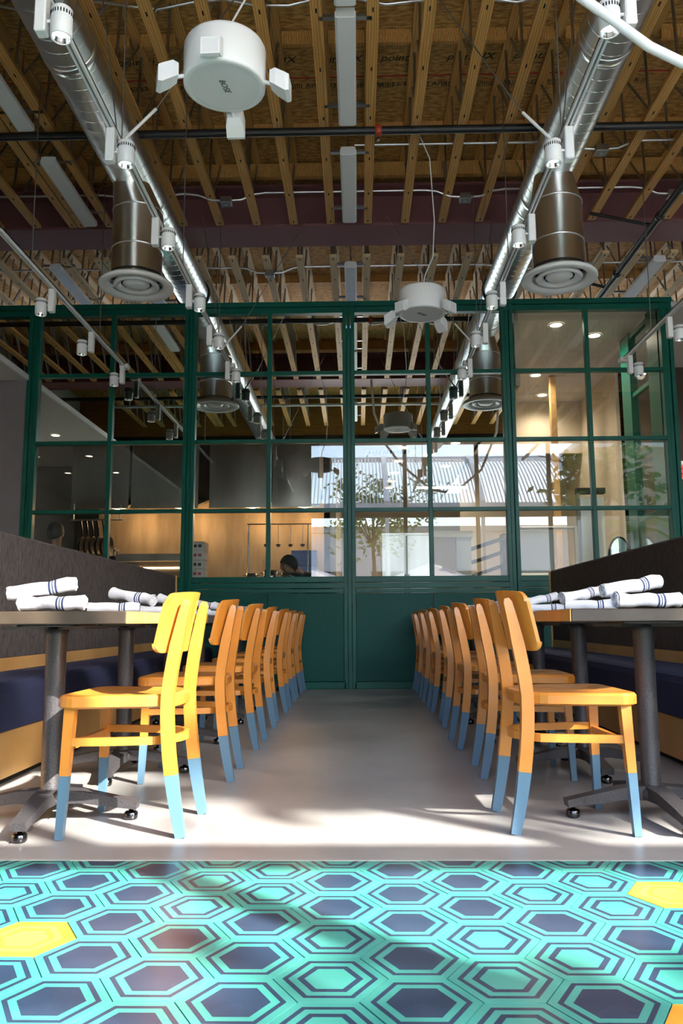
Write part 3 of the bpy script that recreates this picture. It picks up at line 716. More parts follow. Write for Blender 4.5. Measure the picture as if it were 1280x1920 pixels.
# ---- pendant speakers: drum with four satellites
def speaker(x, y, rz, label):
    t = thing('pendant_speaker', label, 'speaker', (x, y, 3.405), rz)
    MB().lathe([(0.175, 0.002), (0.196, 0.0), (0.205, 0.006), (0.207, 0.02), (0.207, 0.20), (0.200, 0.216), (0.18, 0.222), (0.0, 0.224)], n=64).build('drum', 'white_enamel', t)
    MB().disc(0.176, 0.004, n=48).build('grille', 'white_grille', t)
    g = [o for o in t.children if o.name.startswith('grille')][0]
    text('logo', 'BOSE', 0.042, 'ink', g, (0.0, -0.01, 0.0025), (math.pi, 0, R(70)), shear=0.3)
    for k, a in enumerate((-100, -12, 80, 192)):
        ca, sa = math.cos(R(a)), math.sin(R(a))
        ar = MB(); ar.tube([(0.20*ca, 0.20*sa, 0.02), (0.25*ca, 0.25*sa, 0.0)], 0.010, 8); ar.build('arm', 'white_enamel', t)
        b = MB(); # tapered satellite, wider at its tilted front
        f0, f1 = 0.235, 0.335; pr = []
        def P(rr, w, z): return (ca*rr-sa*w, sa*rr+ca*w, z)
        for rr, hw, za, zb in ((f0, 0.034, -0.005, 0.058), (f0+0.03, 0.046, -0.032, 0.06), (f1-0.02, 0.050, -0.068, 0.030), (f1, 0.046, -0.066, 0.020)):
            pr += [P(rr, -hw, za), P(rr, hw, za), P(rr, hw, zb), P(rr, -hw, zb)]
        fs = [(0, 1, 2, 3), (15, 14, 13, 12)]
        for i in range(3):
            for q in range(4): fs.append((4*i+q, 4*i+4+q, 4*i+4+(q+1) % 4, 4*i+(q+1) % 4))
        b.add(pr, fs); sat = b.build('satellite', 'white_enamel', t)
        MB().add([P(f1+0.001, -0.038, -0.058), P(f1+0.001, 0.038, -0.058), P(f1+0.001, 0.038, 0.012), P(f1+0.001, -0.038, 0.012)], [(0, 1, 2, 3)]).build('satellite_grille', 'white_grille', sat)
    inv = Matrix.Rotation(-rz, 3, 'Z'); jn = min(jx, key=lambda q: abs(q-x))
    pts = [Vector((0.01, 0, 0.22)), Vector((0.03, 0.0, 0.36)), Vector((0.11, 0.03, 0.55)), Vector((0.13, 0.03, 0.9)), Vector((0.10, 0.03, 1.5)), Vector((jn-x, 0.03, 1.815))]
    MB().tube([inv @ p for p in pts], 0.0055, 6).build('cord', 'cable_white', t)
    return t
speaker(-0.655, 3.70, R(8), 'large white drum speaker with four satellites, nearest the camera')
speaker(0.585, 6.757, R(-30), 'white drum speaker with four satellites hanging before the partition')

# ---- linear ceiling lights on strut channel
def strip_light(x, y0, y1, label):
    t = thing('strip_light', label, 'ceiling light', (x, (y0+y1)/2, 5.10), 0, 'white strip lights between the joists'); h = (y1-y0)/2
    P = [(-0.078, 0.012), (-0.06, 0.0), (0.06, 0.0), (0.078, 0.012), (0.078, 0.05), (0.05, 0.085), (-0.05, 0.085), (-0.078, 0.05)]; m = len(P)
    vs = [(a, -h, b) for a, b in P]+[(a, h, b) for a, b in P]
    MB().add(vs, [tuple(range(m-1, -1, -1)), tuple(range(m, 2*m))]+[(i, (i+1) % m, m+(i+1) % m, m+i) for i in range(m)]).build('housing', 'white_matte', t)
    for e in (-1, 1):
        MB().box(-0.07, 0.07, e*h-0.006, e*h+0.006, 0.008, 0.078).build('end_cap', 'white_enamel', t)
    for e in (-0.8, 0.8):
        MB().box(-0.20, 0.20, e*h-0.02, e*h+0.02, 0.10, 0.125).build('strut_channel', 'steel_tube', t)
        MB().tube([(0, e*h, 0.08), (0, e*h, 0.70)], 0.006, 6).build('hanger_rod', 'wire', t)
strip_light(-0.06, 3.9, 5.18, 'white strip light on the centre line, nearest the camera')
strip_light(-0.06, 5.29, 6.575, 'white strip light on the centre line, just before the black pipe')
strip_light(-0.06, 7.02, 8.32, 'white strip light on the centre line, between black pipe and maroon beam')
strip_light(-0.06, 9.45, 10.75, 'white strip light on the centre line, beyond the maroon beam')
strip_light(-0.06, 0.6, 1.9, 'white strip light on the centre line, over the hexagonal tiles')
strip_light(-2.95, 5.3, 6.575, 'white strip light on the left, just before the black pipe')
strip_light(-2.95, 7.10, 8.32, 'white strip light on the left, between black pipe and maroon beam')
strip_light(-3.75, 9.4, 10.7, 'white strip light on the far left, beyond the maroon beam')
strip_light(-2.72, 9.5, 10.8, 'white strip light behind the left diffuser, beyond the maroon beam')
strip_light(3.75, 9.4, 10.7, 'white strip light on the far right, beyond the maroon beam')
strip_light(3.5, 5.3, 6.575, 'white strip light on the right, out over the right banquette')

# ---- sprinkler pipes and conduits
def pipe(name, pts, r, m, label, cat): 
    return tag(MB().tube(pts, r, 10).build(name, m), label, cat)
sp1 = thing('sprinkler_pipe', 'black sprinkler pipe running crosswise below the joists', 'pipe', (0, 6.62, 5.08))
MB().tube([(XL, 0, 0), (XR, 0, 0)], 0.036, 12).build('pipe_run', 'black_pipe', sp1)
MB().lathe([(0.036, -0.03), (0.05, -0.026), (0.05, 0.026), (0.036, 0.03)], (0.215, 0, 0), 16, axis='x').build('coupling', 'sprinkler_red', sp1)
MB().lathe([(0, -0.10), (0.018, -0.095), (0.006, -0.085), (0.010, -0.05), (0.012, -0.03)], (0.215, 0, 0), 10).build('sprinkler_head', 'chrome', sp1)
sp2 = thing('sprinkler_pipe', 'black pipe running back along the right of the ceiling', 'pipe', (3.18, 0, 4.90))
MB().tube([(0, 1.0, 0), (0, 13.0, 0)], 0.035, 12).build('pipe_run', 'black_pipe', sp2)
for y in (5.9, 7.9, 9.3): MB().lathe([(0.035, y-0.03), (0.048, y-0.026), (0.048, y+0.026), (0.035, y+0.03)], n=16, axis='y').build('coupling', 'black_pipe', sp2)
MB().tube([(0.0, 8.1, 0), (-0.6, 8.3, 0.26)], 0.02, 8).build('branch', 'black_pipe', sp2)
MB().tube([(0.0, 9.7, 0), (-0.5, 9.8, 0.2)], 0.02, 8).build('branch', 'black_pipe', sp2)
pipe('sprinkler_pipe', [(XL, 2.62, 5.09), (XR, 2.62, 5.09)], 0.033, 'black_pipe', 'black sprinkler pipe over the tiled entrance', 'pipe')
def conduit(y, z, boxes, label, x0=-5.0, x1=5.0, r=0.012):
    t = thing('electrical_conduit', label, 'conduit', (0, y, z)); P = [(x0, 0, 0)]
    for bx in boxes: P += [(bx-0.42, 0, 0), (bx-0.30, 0, -0.015), (bx-0.16, 0, -0.075), (bx, 0, -0.085), (bx+0.16, 0, -0.075), (bx+0.30, 0, -0.015), (bx+0.42, 0, 0)]
    P.append((x1, 0, 0)); MB().tube(P, r, 8).build('tube', 'seam', t)
    for bx in boxes:
        b = MB().bbox(bx-0.06, bx+0.06, -0.055, 0.055, -0.13, -0.06, 0.006).build('junction_box', 'steel_tube', t)
        MB().disc(0.012, -0.131, (bx, 0, 0), 10).build('knockout', 'white_enamel', b)
conduit(7.95, 5.262, [-2.28, -1.37, 1.17, 3.35], 'silver conduit with junction boxes in front of the maroon beam')
conduit(9.75, 5.262, [-1.1, 2.05], 'silver conduit with junction boxes beyond the maroon beam')
conduit(7.12, 5.262, [2.35], 'thin silver conduit just behind the black sprinkler pipe', 0.0, 5.0)
pipe('electrical_conduit', [(-5+0.25*i, 5.55, 5.46+0.04*math.sin(i*1.7)) for i in range(41)], 0.011, 'seam', 'wavy flexible conduit threaded above the joist chords', 'conduit')
pipe('electrical_conduit', [(-5, 2.0, 5.10), (5, 2.0, 5.10)], 0.028, 'white_enamel', 'white pipe crossing over the tiled entrance', 'conduit')
# thick white conduit bending into the upper right corner
pipe('flexible_conduit', [(0.28, 3.2, 5.25), (0.33, 3.2, 4.6), (0.55, 3.2, 3.98), (0.80, 3.2, 3.63), (1.02, 3.2, 3.433), (1.14, 3.2, 3.331), (1.29, 3.2, 3.20), (1.43, 3.2, 3.12), (1.62, 3.2, 3.09), (1.9, 3.2, 3.16), (2.3, 3.2, 3.5), (2.6, 3.2, 4.2), (2.7, 3.2, 5.25)], 0.022, 'white_enamel', 'thick white flexible conduit bending into the top right corner', 'conduit')
# ================================================================== KITCHEN AND HALL BEHIND THE GLASS
tag(MB().box(XL, -0.35, 13.9, 14.0, 0, 3.5).build('wall_kitchen', 'kitchen_tile'), kind='structure')
tag(MB().box(XL, 3.9, 17.9, 18.0, 0, 3.6).build('wall_kitchen_rear', 'beige_wall'), kind='structure')
tag(MB().box(-0.45, -0.35, 13.0, 17.9, 0, 3.5).build('wall_kitchen_side', 'beige_wall'), kind='structure')
kc = tag(MB().box(XL, 1.95, 9.6, 18.0, 3.50, 3.55).build('ceiling_kitchen', 'soffit_white'), kind='structure')
MB().box(XL, 1.95, 9.55, 9.6, 3.40, 4.35).build('bulkhead', 'dark_fascia', kc)
hc = tag(MB().box(1.95, XR, 9.25, 18.0, 4.46, 4.52).build('ceiling_hall', 'soffit_white'), kind='structure')
MB().box(1.90, 1.95, 9.25, 18.0, 3.50, 4.50).build('bulkhead', 'beige_wall', hc)
def lamp(parent, loc, w, col, r=0.06, spot=None):
    l = bpy.data.lights.new('bulb', 'SPOT' if spot else 'POINT'); l.energy = w; l.color = col; l.shadow_soft_size = r
    if spot: l.spot_size = R(spot); l.spot_blend = 1.0
    return link('bulb', l, parent, loc)
def downlight(x, y, z, par, w=18):
    lamp(par, (x, y, z-0.03), w, (1.0, 0.87, 0.70), 0.06, 150)
    MB().lathe([(0.10, 0), (0.10, -0.006), (0.075, -0.008)], n=20).build('downlight_ring', 'white_enamel', par, (x, y, z))
    MB().disc(0.074, -0.004, n=20).build('downlight_lens', 'down_glow', par, (x, y, z))
for y in (12.6, 13.7, 14.8, 15.7, 16.5): downlight(0.85-0.02*y+0.15, y, 3.498, kc)
for x, y in ((1.55, 12.3), (1.6, 14.2), (1.2, 13.2), (-2.6, 15.2), (-3.2, 16.0)): downlight(x, y, 3.498, kc)
for x, y in ((2.55, 9.8), (3.15, 10.2), (2.75, 11.9), (3.1, 13.0), (4.4, 9.9), (5.6, 10.2)): downlight(x, y, 4.458, hc, 42)
ga = MB(); ga.box(-0.42, 0.42, -0.2, 0.2, -0.012, 0.0); ga.build('air_grille', 'white_enamel', kc, (0.55, 12.9, 3.498))
gs = MB()
for k in range(12): gs.box(-0.34+0.058*k-0.018, -0.34+0.058*k+0.018, -0.14, 0.14, -0.015, -0.0125)
gs.build('grille_slot', 'black_gap', kc, (0.55, 12.9, 3.498))
tag(MB().box(3.9, XR, 11.6, 11.7, 0, 4.46).build('wall_hall', 'brown_wall'), kind='structure')
tag(MB().box(3.85, 3.95, 11.6, 17.9, 0, 4.46).build('wall_hall_side', 'beige_wall'), kind='structure')
tag(MB().box(1.9, 3.9, 14.6, 14.7, 0, 4.46).build('wall_hall_rear', 'beige_wall'), kind='structure')

tag(MB().box(-4.05, -0.52, 12.32, 12.36, 0.0, 2.62).build('wall_backsplash', 'backsplash'), kind='structure')
# extraction hoods over the cook line
def hood(x0, x1, label):
    t = thing('extraction_hood', label, 'kitchen hood', ((x0+x1)/2, 11.0, 2.33), 0, 'stainless extraction hoods'); h = (x1-x0)/2-0.008
    nx, nz = 9, 5; vs = []; fs = []
    for j in range(nz):                              # front skin with faint oil-canning
        for i in range(nx):
            u = i/(nx-1); v = j/(nz-1); vs.append((-h+2*h*u, -0.012*math.sin(math.pi*u*2.3+x0)*math.sin(math.pi*v), 1.05*v))
    for j in range(nz-1):
        for i in range(nx-1): a = j*nx+i; fs.append((a, a+1, a+nx+1, a+nx))
    MB().add(vs, fs, 0, True).build('front_panel', 'stainless', t)
    MB().box(-h, h, 0.02, 1.3, 0.30, 1.168).build('plenum', 'stainless', t)
    MB().add([(-h, 0.015, 0.0), (h, 0.015, 0.0), (h, 1.3, 0.30), (-h, 1.3, 0.30), (-h, 0.015, 0.03), (h, 0.015, 0.03), (h, 1.3, 0.33), (-h, 1.3, 0.33)], [(0, 3, 2, 1), (4, 5, 6, 7), (0, 1, 5, 4), (2, 3, 7, 6), (0, 4, 7, 3), (1, 2, 6, 5)]).build('filter_bank', 'stainless', t)
    MB().box(-h, h, -0.015, 0.03, -0.02, 0.012).build('drip_lip', 'stainless', t)
    MB().lathe([(0.0, -0.03), (0.05, -0.02), (0.06, 0.02)], (h*0.3, 0.45, 0.06), 14).build('heat_lamp', 'warm_glow', t)
    lamp(t, (h*0.3, 0.50, -0.06), 4.5, (1.0, 0.62, 0.30), 0.10)
hood(-4.02, -3.20, 'leftmost stainless extraction hood behind the left panes')
hood(-3.18, -2.22, 'second stainless extraction hood from the left')
hood(-2.08, -1.22, 'third stainless extraction hood from the left')
hood(-1.20, -0.52, 'rightmost stainless extraction hood, before the ribbed window reflection')

def cabinet(name, label, cat, x0, x1, y0, y1, z, m, door=True, group=None):
    t = thing(name, label, cat, ((x0+x1)/2, (y0+y1)/2, 0), 0, group); hx, hy = (x1-x0)/2, (y1-y0)/2
    MB().box(-hx, hx, -hy, hy, 0.10, z-0.04).build('body', m, t)
    MB().bbox(-hx-0.01, hx+0.01, -hy-0.02, hy+0.01, z-0.04, z, 0.004).build('counter_top', 'stainless', t)
    for sx_ in (-1, 1):
        for sy_ in (-1, 1): MB().tube([(sx_*(hx-0.05), sy_*(hy-0.05), 0), (sx_*(hx-0.05), sy_*(hy-0.05), 0.11)], 0.02, 8).build('leg', 'stainless_dark', t)
    if door:
        n = max(1, round((x1-x0)/0.6)); w = 2*hx/n
        for i in range(n):
            d = MB().bbox(-hx+i*w+0.01, -hx+(i+1)*w-0.01, -hy-0.02, -hy-0.001, 0.14, z-0.08, 0.004).build('door', m, t)
            MB().tube([(-hx+(i+0.85)*w, -hy-0.045, z-0.3), (-hx+(i+0.85)*w, -hy-0.045, z-0.15)], 0.008, 6).build('handle', 'chrome', d)
    return t
cabinet('cook_line', 'stainless cooking line under the left hoods', 'stove', -4.0, -2.25, 11.2, 12.1, 0.95, 'stainless_dark')
cabinet('cook_line', 'stainless cooking line under the right hoods', 'stove', -2.05, -0.6, 11.3, 12.1, 0.95, 'stainless')
cabinet('prep_counter', 'white-edged prep counter holding steel pans, left of the crouched cook', 'counter', -1.75, -0.75, 9.9, 10.5, 1.24, 'paper_white', False)
wd = thing('oven_front', 'glowing timber-faced oven low behind the left panes', 'oven', (-2.75, 10.9, 0))
MB().box(-0.55, 0.45, 0, 0.20, 0.0, 1.55).build('body', 'stainless_dark', wd)
for k in range(6): MB().bbox(-0.36+0.13*k, -0.235+0.13*k, -0.025, 0.0, 1.08, 1.36, 0.003).build('wood_slat', 'light_wood', wd)
MB().box(-0.56, 0.46, -0.05, 0.02, 1.56, 1.66).build('shelf_edge', 'stainless', wd)
MB().box(-0.30, 0.30, -0.03, -0.005, 1.46, 1.475).build('warming_lamp', 'warm_glow', wd)
mg = thing('menu_board', 'narrow black board with chalk scribble beside the oven', 'board', (-3.40, 10.75, 0))
MB().box(-0.11, 0.11, 0, 0.03, 0.95, 1.62).build('board', 'black_gap', mg); MB().box(-0.135, -0.112, -0.005, 0.03, 0.95, 1.62).build('edge', 'paper_white', mg)
MB().box(-0.11, 0.11, 0.0, 0.03, 0.0, 0.949).build('stand', 'black_gap', mg)
MB().tube([(-0.07, -0.004, 1.10), (-0.03, -0.004, 1.2), (0.02, -0.004, 1.12), (0.08, -0.004, 1.22), (0.03, -0.004, 1.16), (0.06, -0.004, 1.08), (-0.05, -0.004, 1.07)], 0.003, 4).build('chalk_mark', 'paper_white', mg)
# wire shelf of steel trays on the left
rk = thing('wire_shelf', 'steel rack with trays behind the seated-height wall, far left panes', 'shelf', (-3.75, 11.0, 0))
for x in (-0.4, 0.4):
    for y in (-0.08, 0.08): MB().tube([(x, y, 0), (x, y, 1.75)], 0.012, 8).build('upright', 'stainless', rk)
for z in (1.06, 1.22, 1.38, 1.54, 1.70): MB().bbox(-0.42, 0.42, -0.1, 0.1, z, z+0.025, 0.004).build('shelf_board', 'stainless', rk)
for i, (x, z) in enumerate(((-0.2, 1.565), (0.2, 1.405), (0.1, 1.245))):
    tag(MB().lathe([(0, 0), (0.06, 0), (0.078, 0.04), (0.085, 0.09), (0.08, 0.09), (0.058, 0.015), (0, 0.012)], n=24).build('steel_bowl', 'stainless', None, (-3.75+x*0.9, 11.0, z)), f'steel mixing bowl on the {["top", "middle", "lower"][i]} tray of the left rack', 'bowl', 'bowls on the rack')
rail = thing('pot_rail', 'hanging rail of frying pans below the left hood', 'rail', (-3.2, 10.75, 2.12))
MB().tube([(-0.72, 0, 0), (0.0, 0, 0)], 0.012, 8).build('bar', 'stainless', rail)
for e in (-0.68, -0.04): MB().tube([(e, 0, 0), (e, 0.0, 0.22)], 0.008, 6).build('hanger', 'stainless', rail)
def pan(x, y, z, label, r=0.13):
    t = thing('frying_pan', label, 'pan', (x, y, z), 0, 'frying pans on the rail')
    b = MB(); b.lathe([(0.0, 0.0), (r*0.8, 0.0), (r, 0.045), (r*0.97, 0.045), (r*0.78, 0.006), (0, 0.006)], (0, 0, -0.36), 24, axis='x'); b.build('dish', 'pan_black', t)
    MB().sweep([(0.03, 0, -0.36+r), (0.02, 0, -0.12), (0.0, 0, 0.0)], 0.022, 0.008, (0, 1, 0)).build('handle', 'pan_black', t)
for k in range(6): pan(-3.78+0.075*k, 10.75, 2.11, f'black frying pan, {ORD[k] if k else "leftmost"} on the hanging rail', 0.14)
rail2 = thing('ladle_rail', 'thin rail of ladles above the prep counter', 'rail', (-1.35, 10.4, 2.0))
MB().tube([(-0.1, 0, 0), (0.75, 0, 0)], 0.008, 6).build('bar', 'chrome', rail2)
for e in (-0.08, 0.7): MB().tube([(e, 0, 0), (e, 0, -0.76)], 0.01, 6).build('upright', 'chrome', rail2)
for k in range(4):
    x = -1.2+0.16*k; l = thing('ladle', f'steel ladle, {["leftmost", "second", "third", "rightmost"][k]} above the prep counter', 'ladle', (x, 10.4, 1.985), 0, 'ladles on the rail')
    MB().tube([(0, 0, 0), (0, 0, -0.24)], 0.004, 6).build('shaft', 'chrome', l); MB().lathe([(0.0, -0.29), (0.025, -0.28), (0.035, -0.25), (0.033, -0.25), (0.02, -0.272), (0, -0.28)], n=14).build('cup', 'chrome', l)
def pot(x, y, z, r, h, label):
    t = thing('cooking_pot', label, 'pot', (x, y, z), 0, 'pots on the prep counter')
    MB().lathe([(0, 0), (r*0.95, 0), (r, 0.01), (r, h), (r*0.96, h), (r*0.95, 0.012), (0, 0.012)], n=24).build('pot_body', 'chrome', t)
    for s in (-1, 1): MB().tube([(s*r, -0.03, h*0.75), (s*(r+0.035), -0.025, h*0.75), (s*(r+0.035), 0.025, h*0.75), (s*r, 0.03, h*0.75)], 0.005, 6).build('handle', 'chrome', t)
pot(-1.36, 10.2, 1.241, 0.07, 0.10, 'small steel pot at the left of the prep counter')
pot(-1.12, 10.25, 1.241, 0.10, 0.14, 'largest steel pot in the middle of the prep counter')
pot(-0.90, 10.15, 1.241, 0.075, 0.11, 'steel pot at the right of the prep counter')
st_ = thing('carton_stack', 'tall stack of printed cartons beside the green post', 'cartons', (-2.02, 10.0, 0))
for k in range(15):
    c = MB().bbox(-0.11, 0.11, -0.15, 0.15, 0.0+0.115*k, 0.112+0.115*k, 0.003).build('carton', 'paper_white', st_)
    for q in range(3): MB().box(-0.08+0.06*q, -0.04+0.06*q, -0.152, -0.1505, 0.04+0.115*k, 0.075+0.115*k).build('print_mark', 'crate_red' if k % 2 else 'ink', c)
for k in range(3):
    cr_ = thing('plastic_crate', f'blue plastic crate, {["lowest", "middle", "topmost"][k]} of the stack behind the ribbed reflection', 'crate', (-0.72, 10.81, 1.05+0.21*k), 0, 'blue crates')
    MB().box(-0.17, 0.17, -0.14, 0.14, 0, 0.012).build('crate_floor', 'crate_blue', cr_)
    for s in (-1, 1):
        MB().box(s*0.165-0.006, s*0.165+0.006, -0.14, 0.14, 0.012, 0.205).build('crate_side', 'crate_blue', cr_)
        MB().box(-0.159, 0.159, s*0.135-0.006, s*0.135+0.006, 0.012, 0.205).build('crate_side', 'crate_blue', cr_)
cabinet('crate_stand', 'low steel stand under the blue crates', 'stand', -0.95, -0.48, 10.62, 11.0, 1.048, 'stainless', False)
cabinet('fridge_counter', 'steel counter with a heap of white cloth, right of the crouched cook', 'counter', -0.42, 0.10, 10.0, 10.6, 0.98, 'olive_crate', False)
b = MB(); n = 14
vs = []; fs = []
for j in range(8):
    for i in range(n):
        a = 2*math.pi*i/n; rr = 0.24*(1-j/7.6)**0.8*(1+0.16*math.sin(3*a+j)+0.08*math.sin(7*a)); vs.append((rr*math.cos(a), rr*0.8*math.sin(a), 0.22*j/7+0.012*math.sin(5*a+2*j)*(1 if j else 0)))
for j in range(7):
    for i in range(n): fs.append((j*n+i, j*n+(i+1) % n, j*n+n+(i+1) % n, j*n+n+i))
fs += [tuple(range(n-1, -1, -1)), tuple(range(7*n, 8*n))]
b.add(vs, fs); tag(b.build('cloth_heap', 'cloth_white', None, (-0.16, 10.28, 0.985)), 'heap of crumpled white cloth on the counter behind the glass', 'cloth')

# tall fridge, pass shelf, sheet and mirror behind the right-hand panes
fg = thing('steel_fridge', 'tall brushed-steel fridge behind the centre right panes', 'fridge', (0.64, 10.8, 0))
MB().bbox(-0.32, 0.36, 0.0, 0.7, 0.05, 1.92, 0.006).build('body', 'stainless', fg)
for s, a, b_ in ((0, -0.315, 0.015), (1, 0.025, 0.355)):
    d = MB().bbox(a, b_, -0.04, -0.002, 0.12, 1.88, 0.006).build('door', 'stainless', fg)
    MB().tube([((0.0 if s == 0 else 0.045), -0.07, 0.9), ((0.0 if s == 0 else 0.045), -0.07, 1.35)], 0.012, 8).build('handle', 'chrome', d)
MB().box(-0.30, 0.34, 0.05, 0.6, 0.0, 0.05).build('plinth', 'black_gap', fg)
ps = thing('pass_shelf', 'white posted serving shelf behind the centre right panes', 'shelf', (1.35, 11.0, 0))
MB().box(0.0, 0.20, -0.1, 0.1, 0, 1.86).build('upright', 'paper_white', ps); MB().box(-0.35, 0.22, -0.12, 0.12, 1.861, 1.95).build('top_shelf', 'paper_white', ps); MB().box(-0.345, -0.002, -0.11, 0.11, 1.18, 1.26).build('lower_shelf', 'paper_white', ps)
MB().box(-0.34, -0.26, -0.1, 0.1, 0.0, 1.18).build('upright', 'paper_white', ps)
rk2 = thing('bottle_rack', 'dark slanted wine rack behind the right panes', 'rack', (1.62, 11.9, 0))
for x in (0.0, 0.55): MB().box(x-0.03, x+0.03, -0.12, 0.12, 0, 2.0).build('upright', 'table_wood', rk2)
for k in range(6): MB().sweep([(-0.02, -0.1, 0.75+0.2*k), (0.58, -0.1, 0.95+0.2*k)], 0.05, 0.2, (0, 1, 0)).build('slanted_shelf', 'table_wood', rk2)
tl_ = thing('linear_lamp', 'glowing linear pendant lamp behind the centre right panes', 'lamp', (1.25, 11.6, 2.66))
MB().bbox(-0.38, 0.38, -0.03, 0.03, 0.02, 0.06, 0.004).build('housing', 'paper_white', tl_); MB().box(-0.37, 0.37, -0.025, 0.025, 0.0, 0.019).build('diffuser', 'tube_glow', tl_)
for e in (-0.3, 0.3): MB().tube([(e, 0, 0.06), (e, 0, 0.84)], 0.003, 5).build('cord', 'wire', tl_)
sh = thing('paper_roller', 'white paper sheet on a roller behind the right panes', 'sheet', (2.30, 10.2, 0))
MB().box(-0.30, 0.20, 0.0, 0.012, 0.95, 1.87).build('sheet', 'paper_white', sh); MB().tube([(-0.34, 0.0, 1.90), (0.50, 0.0, 1.90)], 0.02, 10).build('roller', 'stainless_dark', sh)
for e in (-0.33, 0.49): MB().box(e-0.02, e+0.02, -0.02, 0.03, 0.0, 1.92).build('stand', 'stainless_dark', sh)
cl = thing('support_column', 'slim timber-clad column behind the right panes', 'column', (3.02, 12.0, 0)); MB().bbox(-0.045, 0.045, -0.045, 0.045, 0.02, 4.455, 0.004).build('shaft', 'light_wood', cl); MB().bbox(-0.07, 0.07, -0.07, 0.07, 0, 0.02, 0.003).build('base_plate', 'stainless_dark', cl)
mr = thing('oval_mirror', 'black-rimmed oval mirror low behind the rightmost panes', 'mirror', (3.38, 10.35, 1.52))
P = [(0.14*math.cos(2*math.pi*k/40), 0, 0.27*math.sin(2*math.pi*k/40)) for k in range(40)]
MB().tube(P, 0.014, 8, closed=True).build('rim', 'black_pipe', mr); MB().add(P, [tuple(range(40))]).build('glass', 'mirror_pane', mr)
MB().box(-0.02, 0.02, 0.01, 0.03, -1.52, 0.0).build('stand', 'black_pipe', mr)
sd_ = thing('steel_door', 'tall stainless door panel behind the rightmost panes', 'door panel', (3.30, 11.2, 0))
MB().bbox(-0.16, 0.18, 0.0, 0.08, 0.0, 2.45, 0.006).build('leaf', 'stainless', sd_); MB().box(-0.20, -0.165, -0.02, 0.1, 0.0, 2.5).build('jamb', 'stainless_dark', sd_); MB().box(-0.20, 0.2, -0.02, 0.1, 2.5, 2.58).build('lintel', 'black_gap', sd_)
def herb(x, y, z, label):
    t = thing('potted_herb', label, 'plant', (x, y, z), 0, 'potted herbs on the pass'); rn = random.Random(int(x*100))
    MB().lathe([(0, 0), (0.04, 0), (0.055, 0.10), (0.05, 0.10), (0.045, 0.09), (0, 0.09)], n=16).build('pot', 'paper_white', t)
    b = MB()
    for k in range(46):
        a = rn.random()*6.28; rr = rn.random()*0.10; zz = 0.10+rn.random()*0.16; d = rn.uniform(0.02, 0.04)
        c = Vector((rr*math.cos(a), rr*math.sin(a), zz)); u = Vector((math.cos(a+1), math.sin(a+1), rn.uniform(-.4, .6)))*d; w = Vector((-math.sin(a), math.cos(a), rn.uniform(-.5, .5)))*d*0.6
        b.add([c-u, c+w, c+u, c-w], [(0, 1, 2, 3)])
    tag(b.build('foliage', 'green_herb', t), kind='stuff')
ps2 = cabinet('serving_ledge', 'steel serving ledge behind the end of the grey banquette', 'counter', -3.25, -2.02, 9.35, 9.75, 1.04, 'stainless_dark', False)
herb(-3.0, 9.55, 1.041, 'bushy potted herb at the left of the serving ledge')
herb(-2.12, 9.55, 1.041, 'potted herb beside the green post')
# hanging pendant cable fittings over the hall and the exit sign
ex = thing('exit_sign', 'red exit sign hanging at the right edge', 'sign', (4.50, 11.0, 2.66))
MB().bbox(-0.16, 0.16, -0.02, 0.02, 0.0, 0.20, 0.004).build('sign_box', 'exit_white', ex); MB().box(-0.145, 0.145, -0.022, -0.0205, 0.012, 0.188).build('sign_face', 'exit_red', ex)
text('lettering', 'EXIT', 0.15, 'ink', ex, (0, -0.0235, 0.10), (math.pi/2, 0, 0))
MB().box(-0.17, 0.17, -0.03, 0.03, 0.20, 0.25).build('canopy', 'exit_white', ex); MB().tube([(-0.1, 0, 0.25), (-0.1, 0, 1.79)], 0.014, 8).build('hanger_pole', 'stainless', ex); MB().lathe([(0.0, 1.80), (0.05, 1.80), (0.02, 1.77)], (-0.1, 0, 0), 14).build('ceiling_rose', 'stainless', ex)

